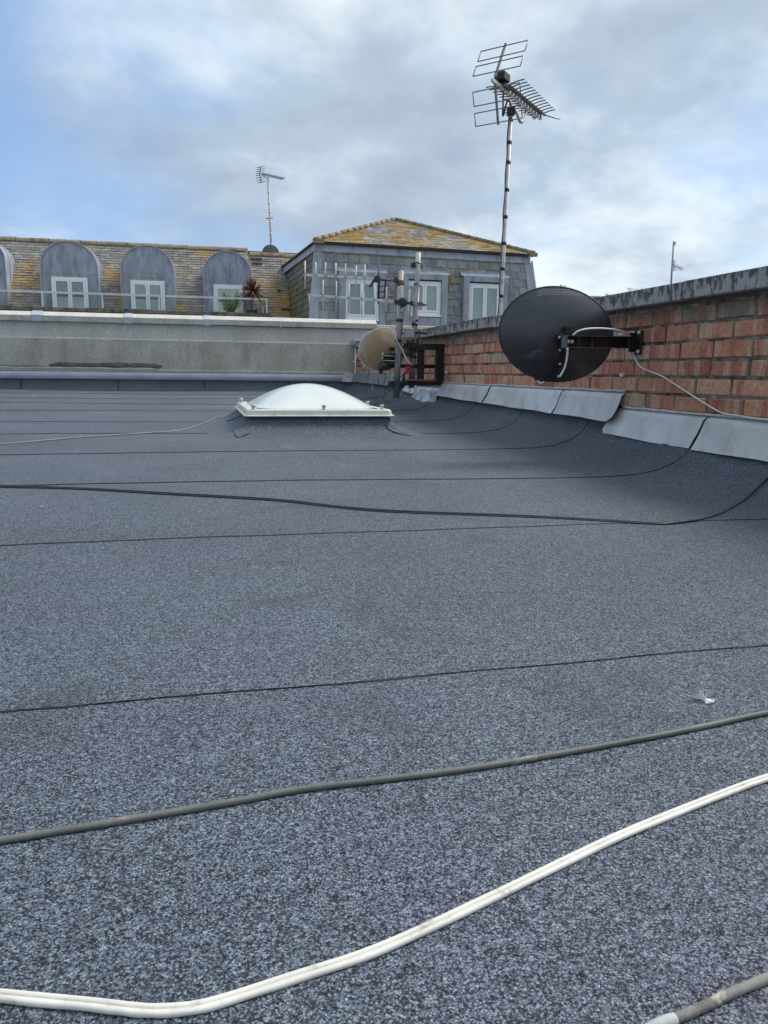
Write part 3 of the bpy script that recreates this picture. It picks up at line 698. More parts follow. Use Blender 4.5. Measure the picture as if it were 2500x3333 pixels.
for (x0, x1, z) in ((-12, XJ, ZR), (XJ+.03, 3.6, ZR2)):
    n = int((x1-x0)/.46)+1
    rt = MB()
    for k in range(n):
        a = x0+(x1-x0)*k/n; b = x0+(x1-x0)*(k+1)/n-.012; yc = slopeY(z)+.05; tl = random.uniform(-.006, .006)
        prof = [(-.13, -.05), (-.11, .01), (-.06, .055), (0, .07), (.06, .055), (.11, .01), (.13, -.05)]
        rt.grid([[(a, yc+p, z+q+tl) for p, q in prof], [(b, yc+p, z+q+.01+tl) for p, q in prof]], 0, True, flip=True)
        rt.poly([(a, yc+p, z+q+tl) for p, q in prof])
    rt.build('ridge_tiles', M['ridge_tile'], wing)
s_ = MB(); s_.poly([(-12, slopeY(ZR)+.1, ZR), (4, slopeY(ZR)+.1, ZR), (4, slopeY(ZR)+4, ZR-2.4), (-12, slopeY(ZR)+4, ZR-2.4)]); s_.poly([(-12, slopeY(ZR)+4, ZR-2.4), (4, slopeY(ZR)+4, ZR-2.4), (4, slopeY(ZR)+4, -12), (-12, slopeY(ZR)+4, -12)])
s_.build('rear_roof', M['slate_wing'], wing)
wl = MB(); wl.box((-12, S0-.75, -12), (3.0, S0+2, 1.45)); wl.build('wall', M['render_far'], wing)
DY = 24.17
def dormer(cx, half, ztop, wx0, wx1, wz, leafs, curtain, seed):
    zs = ztop-half*.98; z0 = 1.5
    out = [(-half, z0), (-half*1.0, zs-.15)]
    for k in range(0, 25):
        an = math.pi*(1-k/24); out.append((half*math.cos(an), zs+(ztop-zs)*math.sin(an)))
    out += [(half, zs-.15), (half, z0)]
    d = MB()
    # front face (with a rebate for the window), barrel sides running back into the slope
    d.poly([(cx+p, DY, q) for p, q in out], 0)
    big = [(p*1.035, q+(.035 if q > zs else 0)) for p, q in out]
    fwd = [(cx+p, DY-.03, q) for p, q in big]; bk_ = [(cx+p, DY+2.2, q) for p, q in big]
    inn = [(cx+p*.965, DY-.03, q-(.03 if q > zs else 0)) for p, q in big]; inb = [(cx+p*.965, DY+.005, q-(.03 if q > zs else 0)) for p, q in big]
    d.grid([inb, inn, fwd, bk_], 1, False)
    # standing seams
    for sx in (0.0,):
        d.box((cx+sx-.012, DY-.016, wz+.12), (cx+sx+.012, DY-.001, ztop-.06), 1)
    d.box((cx-half*.97, DY-.010, wz+.085), (cx+half*.97, DY-.001, wz+.105), 0)
    for k in range(4):     # rolls across the barrel
        yk = DY+.45+k*.5
        d.tube([(cx+p*1.01, yk, q+.01) for p, q in big], .018, 5, 1, False)
    o = d.build('dormer', [M['lead_old'], M['lead_pale']], wing)
    window(o, wx0, wx1, 1.55, wz, DY-.075, leafs, curtain, seed, False)
    return o
dd = []
for (pl, pr, pt, wl_, wr_, wt, lf, cur, sd_) in (((-110), 18, (-46, 780), -84, -10, 897, 2, 'sides', 1), (133, 317, (218, 783), 166, 284, 900, 2, 'sides', 2), (394, 564, (474, 797), 424, 535, 911, 2, 'sides', 3), (665, 816, (737, 815), 695, 790, 925, 1, 'blind', 4)):
    a = onY(pl, 880, DY); b = onY(pr, 880, DY); t_ = onY(*pt, DY); w0 = onY(wl_, wt, DY-.07); w1 = onY(wr_, wt+3, DY-.07)
    dormer((a.x+b.x)/2, (b.x-a.x)/2, t_.z-.035, w0.x, w1.x, w0.z, lf, cur, sd_)
# vents in the slates
for (px_, py_, ww) in ((834, 841, .18), (838, 856, .16), (908, 944, .06), (936, 1006, .20)):
    p = onS(px_, py_); c = MB(); c.obox((p.x, p.y-.03, p.z), (ww, 0, 0), (0, .03, .0), (0, .03, .022)); c.build('roof_vent', M['flue'], wing)
# balcony parapet in front of the wing
PY = 23.55
zt_ = (onY(0, 990, PY).z+onY(888, 1023, PY).z)/2; zcb = (onY(0, 1003, PY).z+onY(888, 1035, PY).z)/2; xr = onY(888, 1030, PY).x
bp = thing('balcony_parapet', 'brick balcony parapet with mossy stone coping in front of the slate mansard', 'parapet', (-3, PY+.1, -12))
c = MB(); c.box((-12, PY+.03, -12), (xr-.03, PY+.25, zcb-.002)); c.build('brickwork', M['brick_far'], bp)
xs_ = [-12+k*.9 for k in range(int((xr+12)/.9)+1)]+[xr]
for a, b in zip(xs_, xs_[1:]):
    if b-a < .1: continue
    c = MB(); c.box((a+.004, PY, zcb+random.uniform(-.006, .006)), (b-.004, PY+.30, zt_+random.uniform(-.012, .012))); c.build('coping_stone', M['stone_moss'], bp, bevel=.012)
bf = MB(); bf.box((-12, PY+.25, zcb-.25), (xr-.04, S0, zcb-.1)); bf.build('balcony_floor', M['stone_moss'], bp)
# railing
zr_ = (onY(0, 941, PY+.1).z+onY(868, 979, PY+.1).z)/2; xe = onY(872, 980, PY+.1).x
rl = thing('balcony_railing', 'white painted metal railing on the mossy balcony parapet in front of the dormers', 'railing', (-3, PY+.1, zt_))
c = MB(); c.bar((-12, PY+.1, zr_), (xe, PY+.1, zr_), .05, .05); c.build('top_rail', M['rail'], rl)
for px_ in (-85, 139, 334, 519, 697, 868):
    p = onY(px_, 990, PY+.1); c = MB(); c.bar((p.x, PY+.1, zt_-.02), (p.x, PY+.1, zr_-.025), .045, .045, (0, 1, 0)); c.build('post', M['rail'], rl)
q0 = onY(838, 992, PY+.33)
c = MB(); c.bar((xe-.01, PY+.12, zr_-.03), (xe-.24, PY+.80, zr_-.12), .04, .04); c.build('side_rail', M['rail'], rl)
for xk, yk in ((.125, .45), (.24, .80)):
    c = MB(); c.bar((xe-xk, PY+yk, zt_-.15), (xe-xk, PY+yk, zr_-.06-yk*.06), .045, .045, (0, 1, 0)); c.build('post', M['rail'], rl)

# cordyline
p = onY(820, 1010, PY+.33); top = onY(824, 950, PY+.33)
pl_ = thing('cordyline_plant', 'dark red spiky palm like plant standing on the balcony beside the last dormer window', 'plant', (p.x, PY+.33, zcb-.1))
c = MB(); c.tube(spline([(p.x, PY+.33, zcb-.1), (p.x+.01, PY+.33, p.z+.2), (top.x, PY+.33, top.z)], 4), .035, 8); c.build('trunk', M['bark'], pl_)
c = MB(); c.lathe((p.x, PY+.33, zcb-.1), (0, 0, 1), [(.12, 0), (.17, .28), (.17, .3), (.15, .3)], 14); c.build('pot', M['pot'], pl_)
c = MB(); rr = random.Random(5)
for k in range(120):
    el = rr.uniform(-.5, 1.5); az = rr.uniform(0, 6.283); Lf = rr.uniform(.34, .50)
    d = Vector((math.cos(az)*math.cos(el), math.sin(az)*math.cos(el), math.sin(el))); sd_ = d.cross(Vector((0, 0, 1))).normalized()
    sd_ = (sd_*rr.uniform(-1, 1)+sd_.cross(d)*rr.choice((-1, 1))*.8).normalized(); o_ = Vector((top.x, PY+.33, top.z)); wv = .017
    pts = [o_+d*Lf*t+Vector((0, 0, -.16*t*t*max(0, math.cos(el)))) for t in (0, .35, .7, 1)]
    n = len(c.v)
    for t, q in zip((.5, 1, .8, .05), pts): c.v += [q-sd_*wv*t, q+sd_*wv*t]
    for i in range(3): c.face((n+2*i, n+2*i+1, n+2*i+3, n+2*i+2), 0, False)
c.build('leaves', M['leaf_red'], pl_)
# green shrub
p = onY(752, 1010, PY+.45); tp = onY(752, 962, PY+.45)
pl_ = thing('potted_shrub', 'light green leafy shrub on the balcony in front of the last dormer window', 'plant', (p.x, PY+.45, zcb-.1))
c = MB(); lf = MB(); rr = random.Random(8)
c.lathe((p.x, PY+.45, zcb-.1), (0, 0, 1), [(.10, 0), (.14, .22), (.14, .25), (.12, .25)], 12, 1)
for k in range(9):
    ex = rr.uniform(-.30, .30); ez = tp.z+rr.uniform(-.3, .06); ey = PY+.45+rr.uniform(-.15, .15)
    st = spline([(p.x+ex*.2, PY+.45, zcb+.1), (p.x+ex*.6, (ey+PY+.45)/2, (zcb+ez)/2), (p.x+ex, ey, ez)], 5); c.tube(st, .006, 5)
    for s_k in range(70):
        q = st[rr.randrange(5, len(st))]+Vector((rr.gauss(0, .05), rr.gauss(0, .05), rr.gauss(0, .05)))
        d = Vector((rr.uniform(-1, 1), rr.uniform(-1, 1), rr.uniform(-1, 1))).normalized(); e = d.cross(Vector((rr.uniform(-1, 1), 1, rr.uniform(-1, 1)))).normalized()
        lf.poly([q-d*.028, q+e*.011, q+d*.028, q-e*.011])
c.build('stems', [M['bark'], M['pot']], pl_); lf.build('leaves', M['leaf_green'], pl_)

# --- the front house with hipped end
FB = 20.5
fh = thing('hipped_house', 'blue grey slate hung house with a lichened hipped roof and three white windows', 'house', (6, 23, -12))
TF = Vector((3.03, FB, 3.68)); TR_ = Vector((8.95, FB, 3.62)); BFp = Vector((2.80, FB-.22, 1.2)); BRp = Vector((9.32, FB-.22, 1.2))
apex = onY(1284, 716, 23.2)
s_ = MB(); slates(s_, BFp, BRp, TR_, TF, .205, .30, .014, 11); s_.build('slate_front', M['slate_front'], fh)
TB = onPl(926, 869, (2.77, 25.5, 0), (0, 1, 0)); TB = Vector((TB.x, 25.5, 3.70)); BB = Vector((2.75, 24.2, 1.2))
s_ = MB(); slates(s_, BB, BFp, TF, TB+Vector((0, 1.3, 0)), .205, .30, .014, 12); s_.build('slate_side', M['slate_side'], fh)
s_ = MB(); eL = TF+Vector((-.05, -.12, .06)); eR = TR_+Vector((.10, -.12, .06))
slates(s_, eL, eR, apex+Vector((.01, 0, 0)), apex-Vector((.01, 0, 0)), .13, .22, .016, 13); s_.build('hip_slope', M['slate_hip'], fh)
s_ = MB(); apb = apex+Vector((0, 6, 0)); eLb = Vector((TB.x-.1, 27.5, 3.72)); eRb = Vector((9.2, 28.5, 3.62))
s_.poly([eLb, eL, apex, apb]); s_.poly([eR, eRb, apb, apex]); s_.poly([TR_, BRp, (9.4, 28, 1.2), (9.1, 28, 3.6)]); s_.poly([eRb, eLb, apb])
s_.build('side_roof', M['slate_hip'], fh)
# lead apron under the eaves, corner flashings
def quadstrip(pts_a, pts_b, m_, name, parent, th=.012):
    c = MB(); n = len(pts_a)
    c.grid([pts_b, pts_a], 0, False)
    return c.build(name, m_, parent)
n_out = Vector((0, -.03, .0))
c = MB(); c.obox((TF+TR_)/2+Vector((0, -.03, -.09)), (TR_-TF)*.5, (0, .022, 0), (0, 0.008, .085)); c.build('eaves_apron', M['lead_pale'], fh)
c = MB(); c.obox((TF+TR_)/2+Vector((0.02, -.085, .018)), (TR_-TF)*.5+Vector((.06, 0, 0)), (0, .06, 0), (0, 0, .016)); c.build('eaves_edge', M['flue'], fh)
d_ = (TB-TF)
c = MB(); c.obox((TF+TB)/2+Vector((-.03, 0, -.09)), d_*.52, (.02, 0, 0), (0, 0, .085)); c.build('side_apron', M['lead_pale'], fh)
c = MB(); c.obox((TF+TB)/2+Vector((-.06, 0, .018)), d_*.52, (.05, 0, 0), (0, 0, .018)); c.build('side_eaves_edge', M['flue'], fh)
c = MB(); c.grid([[BFp+Vector((-.03, .14, 0)), BFp+Vector((-.03, -.035, 0)), BFp+Vector((.20, -.04, 0))], [TF+Vector((-.03, .14, -.15)), TF+Vector((-.03, -.035, -.15)), TF+Vector((.17, -.04, -.15))]], 0, False); c.build('corner_flashing', M['lead_pale'], fh)
c = MB(); c.grid([[BRp+Vector((-.2, -.04, 0)), BRp+Vector((.03, -.04, 0)), BRp+Vector((.03, .2, 0))], [TR_+Vector((-.16, -.04, -.15)), TR_+Vector((.03, -.04, -.15)), TR_+Vector((.03, .2, -.15))]], 0, False)
c.tube([BRp+Vector((.05, -.05, 0)), TR_+Vector((.05, -.05, -.1))], .03, 6); c.build('corner_flashing', M['lead_pale'], fh)
for (a, b, nm) in ((eL, apex, 0), (apex, eR, 1)):
    n = 14 if nm == 0 else 18; c = MB()
    for k in range(n):
        p0 = a.lerp(b, k/n); p1 = a.lerp(b, (k+1)/n-.004)
        c.tube([p0+Vector((0, -.02, .015)), p1+Vector((0, -.02, .025))], .065, 8)
    if nm == 0: c.obox(a+Vector((.10, -.07, -.02)), (.14, 0, 0), (0, .05, 0), (0, 0, .045))
    else: c.obox(b+Vector((-.08, -.07, -.02)), (.11, 0, 0), (0, .05, 0), (0, 0, .045))
    c.build('hip_tiles', M['ridge_tile'], fh)
c = MB(); c.box((2.80, FB-.1, -12), (9.3, 28, 1.2)); c.build('wall', M['render_far'], fh)
# windows in lead surrounds
def frontY(z): return FB-.22+.22*(z-1.2)/(3.65-1.2)
for (pl, pt, pr, pb, zsill, lf_, cur, sdx, tall) in ((1125, 907, 1233, 1040, None, 2, 'full', 31, False), (1330, 913, 1434, 1026, None, 2, 'full', 32, False), (1528, 921, 1633, 1060, None, 2, 'full', 33, True)):
    yy_ = FB-.30
    a = onY(pl, pt, yy_); b = onY(pr, pb, yy_)
    z0, z1 = b.z, a.z; x0, x1 = a.x, b.x if not tall else a.x+.92
    if tall: z0 = a.z-1.5
    sr = MB(); wd = .17; yo = yy_-.05
    sr.box((x0-wd, yo, z0-.35), (x0-.005, yo+.40, z1+.178)); sr.box((x1+.005, yo, z0-.35), (x1+wd, yo+.40, z1+.178))
    sr.box((x0-.005, yo+.001, z1+.035), (x1+.005, yo+.40, z1+.176)); sr.box((x0-.005, yo+.03, z0-.35), (x1+.005, yo+.40, z0-.07))
    sr.poly([(x0-wd-.06, yo+.01, z1+.18), (x1+wd+.06, yo+.01, z1+.18), (x1+wd+.02, yo+.30, z1+.32), (x0-wd-.02, yo+.30, z1+.32)], 1)
    so_ = sr.build('window_surround', [M['lead_old'], M['lead_pale']], fh, bevel=.008)
    window(so_, x0, x1, z0, z1, yy_+.02, lf_, cur, sdx, True)

# ================================================================== skylight
SX0, SX1, SY0, SY1 = 0.258, 1.128, 4.49, 5.69; ZB = 0.20
sk = thing('skylight', 'domed white plastic skylight on a felt covered kerb in the middle of the roof', 'skylight', ((SX0+SX1)/2, (SY0+SY1)/2, .1))
def ring(o, z, r_=.03, n=5, wav=0.0):
    """rounded rectangle: outset o from the frame outline"""
    x0, x1, y0, y1 = SX0-o, SX1+o, SY0-o, SY1+o; pts = []
    for (cx_, cy_, a0) in ((x1-r_, y0+r_, -90), (x1-r_, y1-r_, 0), (x0+r_, y1-r_, 90), (x0+r_, y0+r_, 180)):
        for k in range(n+1):
            an = R(a0+90*k/n); X = cx_+r_*math.cos(an); Y_ = cy_+r_*math.sin(an)
            pts.append((X, Y_))
    # subdivide long edges
    out = []
    for i, p in enumerate(pts):
        q = pts[(i+1) % len(pts)]; d = math.hypot(q[0]-p[0], q[1]-p[1]); m_ = max(1, int(d/.06))
        for k in range(m_): out.append((p[0]+(q[0]-p[0])*k/m_, p[1]+(q[1]-p[1])*k/m_))
    return out
def rr_rows(levels, m_count=None):
    rows = []
    base = ring(0, 0)
    for (o, z, foll) in levels:
        row = []
        cx_, cy_ = (SX0+SX1)/2, (SY0+SY1)/2; hx, hy = (SX1-SX0)/2, (SY1-SY0)/2
        for (X, Y_) in base:
            fx = (hx+o)/hx; fy = (hy+o)/hy
            X2 = cx_+(X-cx_)*fx; Y2 = cy_+(Y_-cy_)*fy
            zz_ = roofz(X2, Y2)+z if foll else z
            row.append((X2, Y2, zz_))
        rows.append(row)
    return rows
kb = MB(); kb.grid(rr_rows([(.22, .001, 1), (.14, .009, 1), (.08, .024, 1), (.04, .044, 1), (.008, .070, 1), (-.012, ZB-.008, 0), (-.035, ZB+.003, 0)]), 0, True, close=True, flip=False)
kb_o = kb.build('felt_kerb', M['felt'], sk)
# torn felt laps at the kerb corners
KL = [(-.012, .095), (.008, .070), (.04, .044), (.08, .024), (.14, .009), (.22, .001)]
def kerbz(x, y):
    ox = max(SX0-x, x-SX1); oy = max(SY0-y, y-SY1); o = math.hypot(max(ox, 0), max(oy, 0)) if max(ox, oy) > 0 else max(ox, oy)
    if o > .22: return roofz(x, y)
    for (a, za), (b, zb) in zip(KL, KL[1:]):
        if o <= b: return roofz(x, y)+za+(zb-za)*max(0, (o-a)/(b-a))
    return roofz(x, y)
def onK(x, y):
    d = ray(x, y); t = 3.0
    while t < 9:
        p = CAM+d*t
        if p.z < kerbz(p.x, p.y): return p
        t += .002
    return p
def bead(px_list, r_=.004, up=.002):
    pts = [onK(a, b) + Vector((0, 0, up)) for a, b in px_list]; lp = MB(); lp.tube(spline(pts, 5), r_, 5); lp.build('felt_lap', M['bitumen'], sk)
bead([(1258, 1382), (1262, 1396), (1275, 1404), (1300, 1413), (1336, 1420)])
bead([(758, 1403), (762, 1411), (772, 1425), (790, 1421), (812, 1412)])
bead([(740, 1372), (758, 1366), (778, 1358), (790, 1352)])
pt = MB()
def patch(pxs, up=.004):
    pts = [onR(a, b)+Vector((0, 0, up)) for a, b in pxs]; pt.poly(pts, 0, False)
fr = MB(); fr.grid(rr_rows([(-.03, ZB, 0), (.010, ZB, 0), (.012, ZB+.006, 0), (.0, ZB+.010, 0), (-.006, ZB+.034, 0), (-.012, ZB+.040, 0), (-.07, ZB+.042, 0)]), 0, False, close=True)
fr.build('frame', M['frame_gel'], sk)
dm = MB(); rows = []; cx_, cy_ = (SX0+SX1)/2, (SY0+SY1)/2; hx, hy = (SX1-SX0)/2-.055, (SY1-SY0)/2-.055
DH = 0.140
base = []
NS = 96
for k in range(NS):
    an = 2*math.pi*k/NS; c_, s__ = math.cos(an), math.sin(an); e = 2/5.0
    base.append((math.copysign(abs(c_)**e, c_), math.copysign(abs(s__)**e, s__), c_, s__))
for i in range(0, 25):
    t = i/24
    rad = 1-t
    z = DH*(max(0, 1-rad**2.05))**1.12
    row = []
    for (a, b, c_, s__) in base:
        k = rad**1.2                     # square near the frame, round near the crown
        X = (a*k+c_*(1-k))*rad; Y_ = (b*k+s__*(1-k))*rad
        row.append((cx_+hx*X, cy_+hy*Y_, ZB+.0425+z))
    rows.append(row)
dm.grid(rows, 0, True, close=True, flip=False); dm.build('dome', M['dome'], sk)
def cap(x_, y_):
    c = MB(); c.lathe((x_, y_, ZB+.041), (0, 0, 1), [(.014, 0), (.014, .003), (.0085, .005), (.0085, .010), (.0125, .011), (.0125, .024), (.010, .028)], 12)
    c.build('bolt_cap', M['bolt_cap'], sk)
for (x_, y_) in ((SX0+.045, SY0+.03), (cx_+.02, SY0+.028), (SX1-.06, SY0+.045), (SX0+.03, SY1-.10), (SX1-.03, SY1-.10), (cx_, SY1-.03), (SX0+.028, cy_+.42), (SX1-.028, cy_)): cap(x_, y_)

# ================================================================== black mesh satellite dish
def dish(parent, C_, a, b, depth, m_, rim_m, yaw=0.0, name='dish', seg=72, tilt=0.0, rot=0.0, rimr=.004):
    """elliptical bowl opening toward +Y, its back to the camera"""
    C_ = Vector(C_); Rz = Matrix.Rotation(yaw, 3, 'Z') @ Matrix.Rotation(tilt, 3, 'X') @ Matrix.Rotation(rot, 3, 'Y')
    rows = []; NR = 14
    for i in range(NR+1):
        r_ = max(i/NR, 1e-3); rows.append([C_+Rz @ Vector((a*r_*math.cos(t), -depth*(1-r_*r_), b*r_*math.sin(t))) for t in [2*math.pi*k/seg for k in range(seg)]])
    d = MB(); d.grid(rows, 0, True, close=True)
    o = d.build(name, m_, parent)
    rm = MB(); rm.tube([C_+Rz @ Vector((a*math.cos(t), 0.002, b*math.sin(t))) for t in [2*math.pi*k/seg for k in range(seg+1)]], rimr, 8, 0, False)
    rm.build('rim', rim_m, o); return o
DYs = 3.365
DC = onY(1812, 1089, DYs)
ld = thing('satellite_dish', 'black perforated satellite dish on a bracket arm fixed to the brick wall', 'satellite dish', (2.05, 3.4, .6))
dish(ld, DC+Vector((0, .0, 0)), .277, .213, .058, M['mesh_dish'], M['black_plastic'], R(-4), rot=R(6), rimr=.0045)
# front side: feed arm with receiver head
c = MB(); c.tube([DC+Vector((-.03, -.02, -.205)), DC+Vector((-.02, .16, -.20)), onY(1752, 1175, DYs+.36)], .012, 8); c.build('feed_arm', M['black_steel'], ld)
c = MB(); hc = onY(1747, 1158, DYs+.34); c.lathe(hc, (0.1, -1, .1), [(.014, -.10), (.014, -.04), (.026, -.02), (.027, .03), (.022, .035)], 18); c.build('receiver_head', M['upvc'], ld)
# back bracket
aY = 3.205
e1 = onY(1838, 1112, aY); e2 = onX(2056, 1115, 2.035)
c = MB(); ax = (e2-e1); hd = Vector((0, 0, 1)); ln = ax.length; ad = ax.normalized(); sdv = ad.cross(hd)
c.obox((e1+e2)/2, ax*.5, sdv*.003, hd*.024)
c.obox((e1+e2)/2+hd*.0255, ax*.5, sdv*.020, hd*.0022, 1); c.obox((e1+e2)/2-hd*.0255, ax*.5, sdv*.020, hd*.0022, 1)  # flanges in lighter steel as painted edge highlights
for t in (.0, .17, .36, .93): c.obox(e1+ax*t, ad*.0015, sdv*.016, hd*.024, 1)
c.build('arm', [M['black_steel'], M['highlight_steel']], ld)
for k, (t, s_k) in enumerate(((.035, .009), (.085, .0095))): c = MB(); c.lathe(e1+ax*t+sdv*.003, sdv, [(s_k, 0), (s_k, .005), (s_k*.6, .009)], 12); c.build('bolt', M['bolt_cap'], ld)
for t in (.80, .84): c = MB(); c.lathe(e1+ax*t+hd*.027, hd, [(.007, 0), (.007, .008), (.004, .014)], 8); c.build('bolt', M['bolt_cap'], ld)
c = MB(); c.lathe(e1+ax*.79-hd*.027, -hd, [(.007, 0), (.007, .01), (.004, .016)], 8); c.build('bolt', M['bolt_cap'], ld)
c = MB(); p = onX(2071, 1114, 2.035); c.obox(p+Vector((.005, 0, 0)), (.004, 0, 0), (0, .040, 0), (0, 0, .058)); c.obox(p+Vector((-.012, .02, 0)), (.014, 0, 0), (0, .004, 0), (0, 0, .045))
pl2 = c.build('wall_plate', M['black_steel'], ld, bevel=.003)
for dy, dz in ((-.025, .044), (-.025, -.044), (.025, .044)): c = MB(); c.lathe(p+Vector((0, dy, dz)), (-1, 0, 0), [(.009, -.001), (.009, .004), (.006, .009)], 8); c.build('fixing', M['bolt_cap'], pl2)
bx0 = DC.x+.012
c = MB()
sy = DYs-.058
c.obox((bx0, sy-.020, DC.z-.08), (.012, 0, 0), (0, .012, 0), (0, 0, .115))
c.obox((bx0-.022, sy-.03, e1.z+.012), (.004, 0, 0), (0, .045, 0), (0, 0, .032)); c.obox((bx0+.022, sy-.03, e1.z+.012), (.004, 0, 0), (0, .045, 0), (0, 0, .028))
c.obox((bx0+.012, sy-.05, e1.z+.002), (.03, 0, 0), (0, .006, 0), (0, 0, .024))
c.lathe((bx0-.04, sy-.03, e1.z+.028), (1, 0, 0), [(.010, 0), (.010, .02)], 8); c.lathe((bx0+.022, sy-.01, e1.z+.034), (1, 0, 0), [(.008, 0), (.008, .03)], 8)
c.obox((bx0-.005, sy-.01, DC.z-.175), (.028, 0, 0), (0, .02, 0), (0, 0, .028))
c.build('back_bracket', M['black_steel'], ld, bevel=.002)
for (a_, b_) in ((1820, 1098), (1833, 1096), (1822, 1185), (1817, 1225), (1822, 1140)):
    q = onY(a_, b_, sy-.036); c = MB(); c.lathe(q, (0, -1, 0), [(.006, 0), (.006, .004), (.004, .007)], 8); c.build('bolt', M['bolt_cap'], ld)

def wire(name, pts, r_, m_, label, cat='cable', group=None, n=7, seg=8):
    P_ = spline(pts, n); c = MB(); c.tube(P_, r_, seg, rr=[r_*(1+.045*math.sin(i*.9)*math.sin(i*.37+1)) for i in range(len(P_))]); o = c.build(name, m_); tag(o, label, cat, group); return o
P1 = [onY(1822, 1227, 3.21), onY(1838, 1196, 3.20), onY(1846, 1160, 3.19), onY(1847, 1134, 3.18)]
wire('cable', P1, .0045, M['white_wire'], 'short white cable hanging down the back of the black mesh dish')
P2 = [onY(1864, 1092, 3.21), onY(1880, 1079, 3.21), onY(1908, 1071, 3.215), onY(1955, 1069, 3.24), onY(2010, 1074, 3.30), onY(2040, 1085, 3.34), onX(2054, 1098, 2.02)]
wire('cable', P2, .0042, M['white_wire'], 'white cable arching over the black arm of the mesh dish')
P3 = [onX(2059, 1140, 2.036), onX(2068, 1168, 2.038), onX(2088, 1196, 2.038), onX(2125, 1212, 2.038), onX(2163, 1229, 2.038), onX(2253, 1287, 2.038), onX(2344, 1341, 2.038), onX(2404, 1353, 2.036), onX(2500, 1366, 2.030)]
P3b = P3 + [Vector((2.03, 1.9, .315)), Vector((2.03, 1.2, .33))]
wire('cable', P3b, .0034, M['white_wire'], 'white cable running down the brick wall from the plate of the black mesh dish')
P4 = [onX(1743, 1222, 2.03), onX(1750, 1240, 2.02), onX(1762, 1247, 2.02), onX(1772, 1238, 2.03), onX(1760, 1226, 2.03)]
wire('cable', P4, .0035, M['white_wire'], 'small loop of white cable peeping out under the black mesh dish')
q = onX(2025, 1221, 2.045); c = MB(); c.obox(q, (.008, 0, 0), (0, .013, 0), (0, 0, .008)); tag(c.build('cable_clip', M['white_wire'], None, bevel=.002), 'small white plastic clip left on the brick wall below the dish arm', 'clip')
q = onX(1453, 1213, 2.045); c = MB(); c.obox(q, (.006, 0, 0), (0, .016, 0), (0, 0, .010)); tag(c.build('cable_clip', M['white_wire'], None, bevel=.002), 'tiny white clip on the brick wall just right of the black steel frame', 'clip')

# ================================================================== tall mast with aerial
MY = 6.05
mb0 = onY(1623, 1120, MY); mt = onY(1663, 372, MY); mb0 = Vector((mb0.x, MY, mb0.z))
ta = thing('tv_aerial', 'tall banded mast with a large grid television aerial rising behind the brick wall', 'aerial', mb0)
c = MB(); c.tube([Vector((mb0.x-.02, MY, -.3)), mb0, mt], .0165, 14); mo_ = c.build('mast', M['alu'], ta)
ddv = (mt-mb0)
for py_ in (390, 460, 523, 610, 697, 783, 867, 957):
    t = (1120-py_)/(1120-372); q = mb0+ddv*t; c = MB(); c.tube([q-ddv.normalized()*.013, q+ddv.normalized()*.013], .0192, 14); c.build('tape_band', M['tape'], mo_)
c = MB(); c.tube([mb0+ddv*t+Vector((-.020+.003*math.sin(t*40), -.004, 0)) for t in [k/40 for k in range(41)]], .0036, 6); c.build('cable', M['black_cable'], ta)
B0 = onY(1612, 255, MY)                       # reflector end of the boom
bd = Vector((math.sin(R(47)), math.cos(R(47)), -.035)).normalized(); el_ = Vector((-bd.y, bd.x, 0)).normalized(); upv = bd.cross(el_)*-1
if upv.z < 0: upv = -upv
def A(x_, y_, z_): return B0+bd*x_+el_*y_+upv*z_
BL_ = 0.92
c = MB(); c.bar(A(-.03, 0, -.022), A(BL_, 0, -.022), .018, .014, upv); c.build('boom', M['alu_white'], ta)
c = MB(); c.bar(A(.24, 0, .022), A(BL_+.01, 0, .022), .05, .008, upv); c.build('upper_boom', M['alu_dark'], ta)
nd = 13
for k in range(nd):
    x_ = .17+k*(BL_-.21)/(nd-1)
    c = MB(); c.bar(A(x_-.008, 0, -.014), A(x_+.008, 0, -.014), .03, .020, upv); c.bar(A(x_+.004, 0, .008), A(x_+.022, 0, .008), .026, .022, upv); c.build('element_clip', M['black_plastic'], ta)
    if k % 1 == 0:
        c = MB(); c.bar(A(x_+.022, 0, -.018), A(x_+.042, 0, -.018), .026, .024, upv); c.build('sky_gap_block', M['upvc'], ta)  # white blocks added to stand for sky glimpsed through the boom holes
    Lh = .165-.002*k
    c = MB()
    for s_k in (-1, 1):
        pts = [A(x_, s_k*.012, .0), A(x_-.010, s_k*Lh*.35, .004), A(x_-.014, s_k*Lh*.62, .010), A(x_+.002, s_k*Lh*.85, .020), A(x_+.008, s_k*Lh, .022)]
        c.tube(spline(pts, 3), .0050, 6, rr=None)
        c.lathe(A(x_-.002, s_k*.05, -.014), upv, [(.017, 0), (.017, .006)], 10)
    c.build('director', M['alu_dark'], ta)
c = MB(); c.tube([A(BL_+.0, -.02, .01), A(BL_+.10, -.09, .0), A(BL_+.14, -.12, .0)], .0045, 6); c.tube([A(BL_+.0, .01, .01), A(BL_+.07, .10, .01)], .0045, 6); c.build('director', M['alu_dark'], ta)
# dipole box
c = MB(); c.obox(A(.12, 0, .045), bd*.055, el_*.045, upv*.030); c.build('dipole_box', M['black_plastic'], ta, bevel=.006)
c = MB(); c.obox(A(.16, 0, -.008), bd*.05, el_*.03, upv*.018); c.build('balun', M['black_plastic'], ta, bevel=.003)
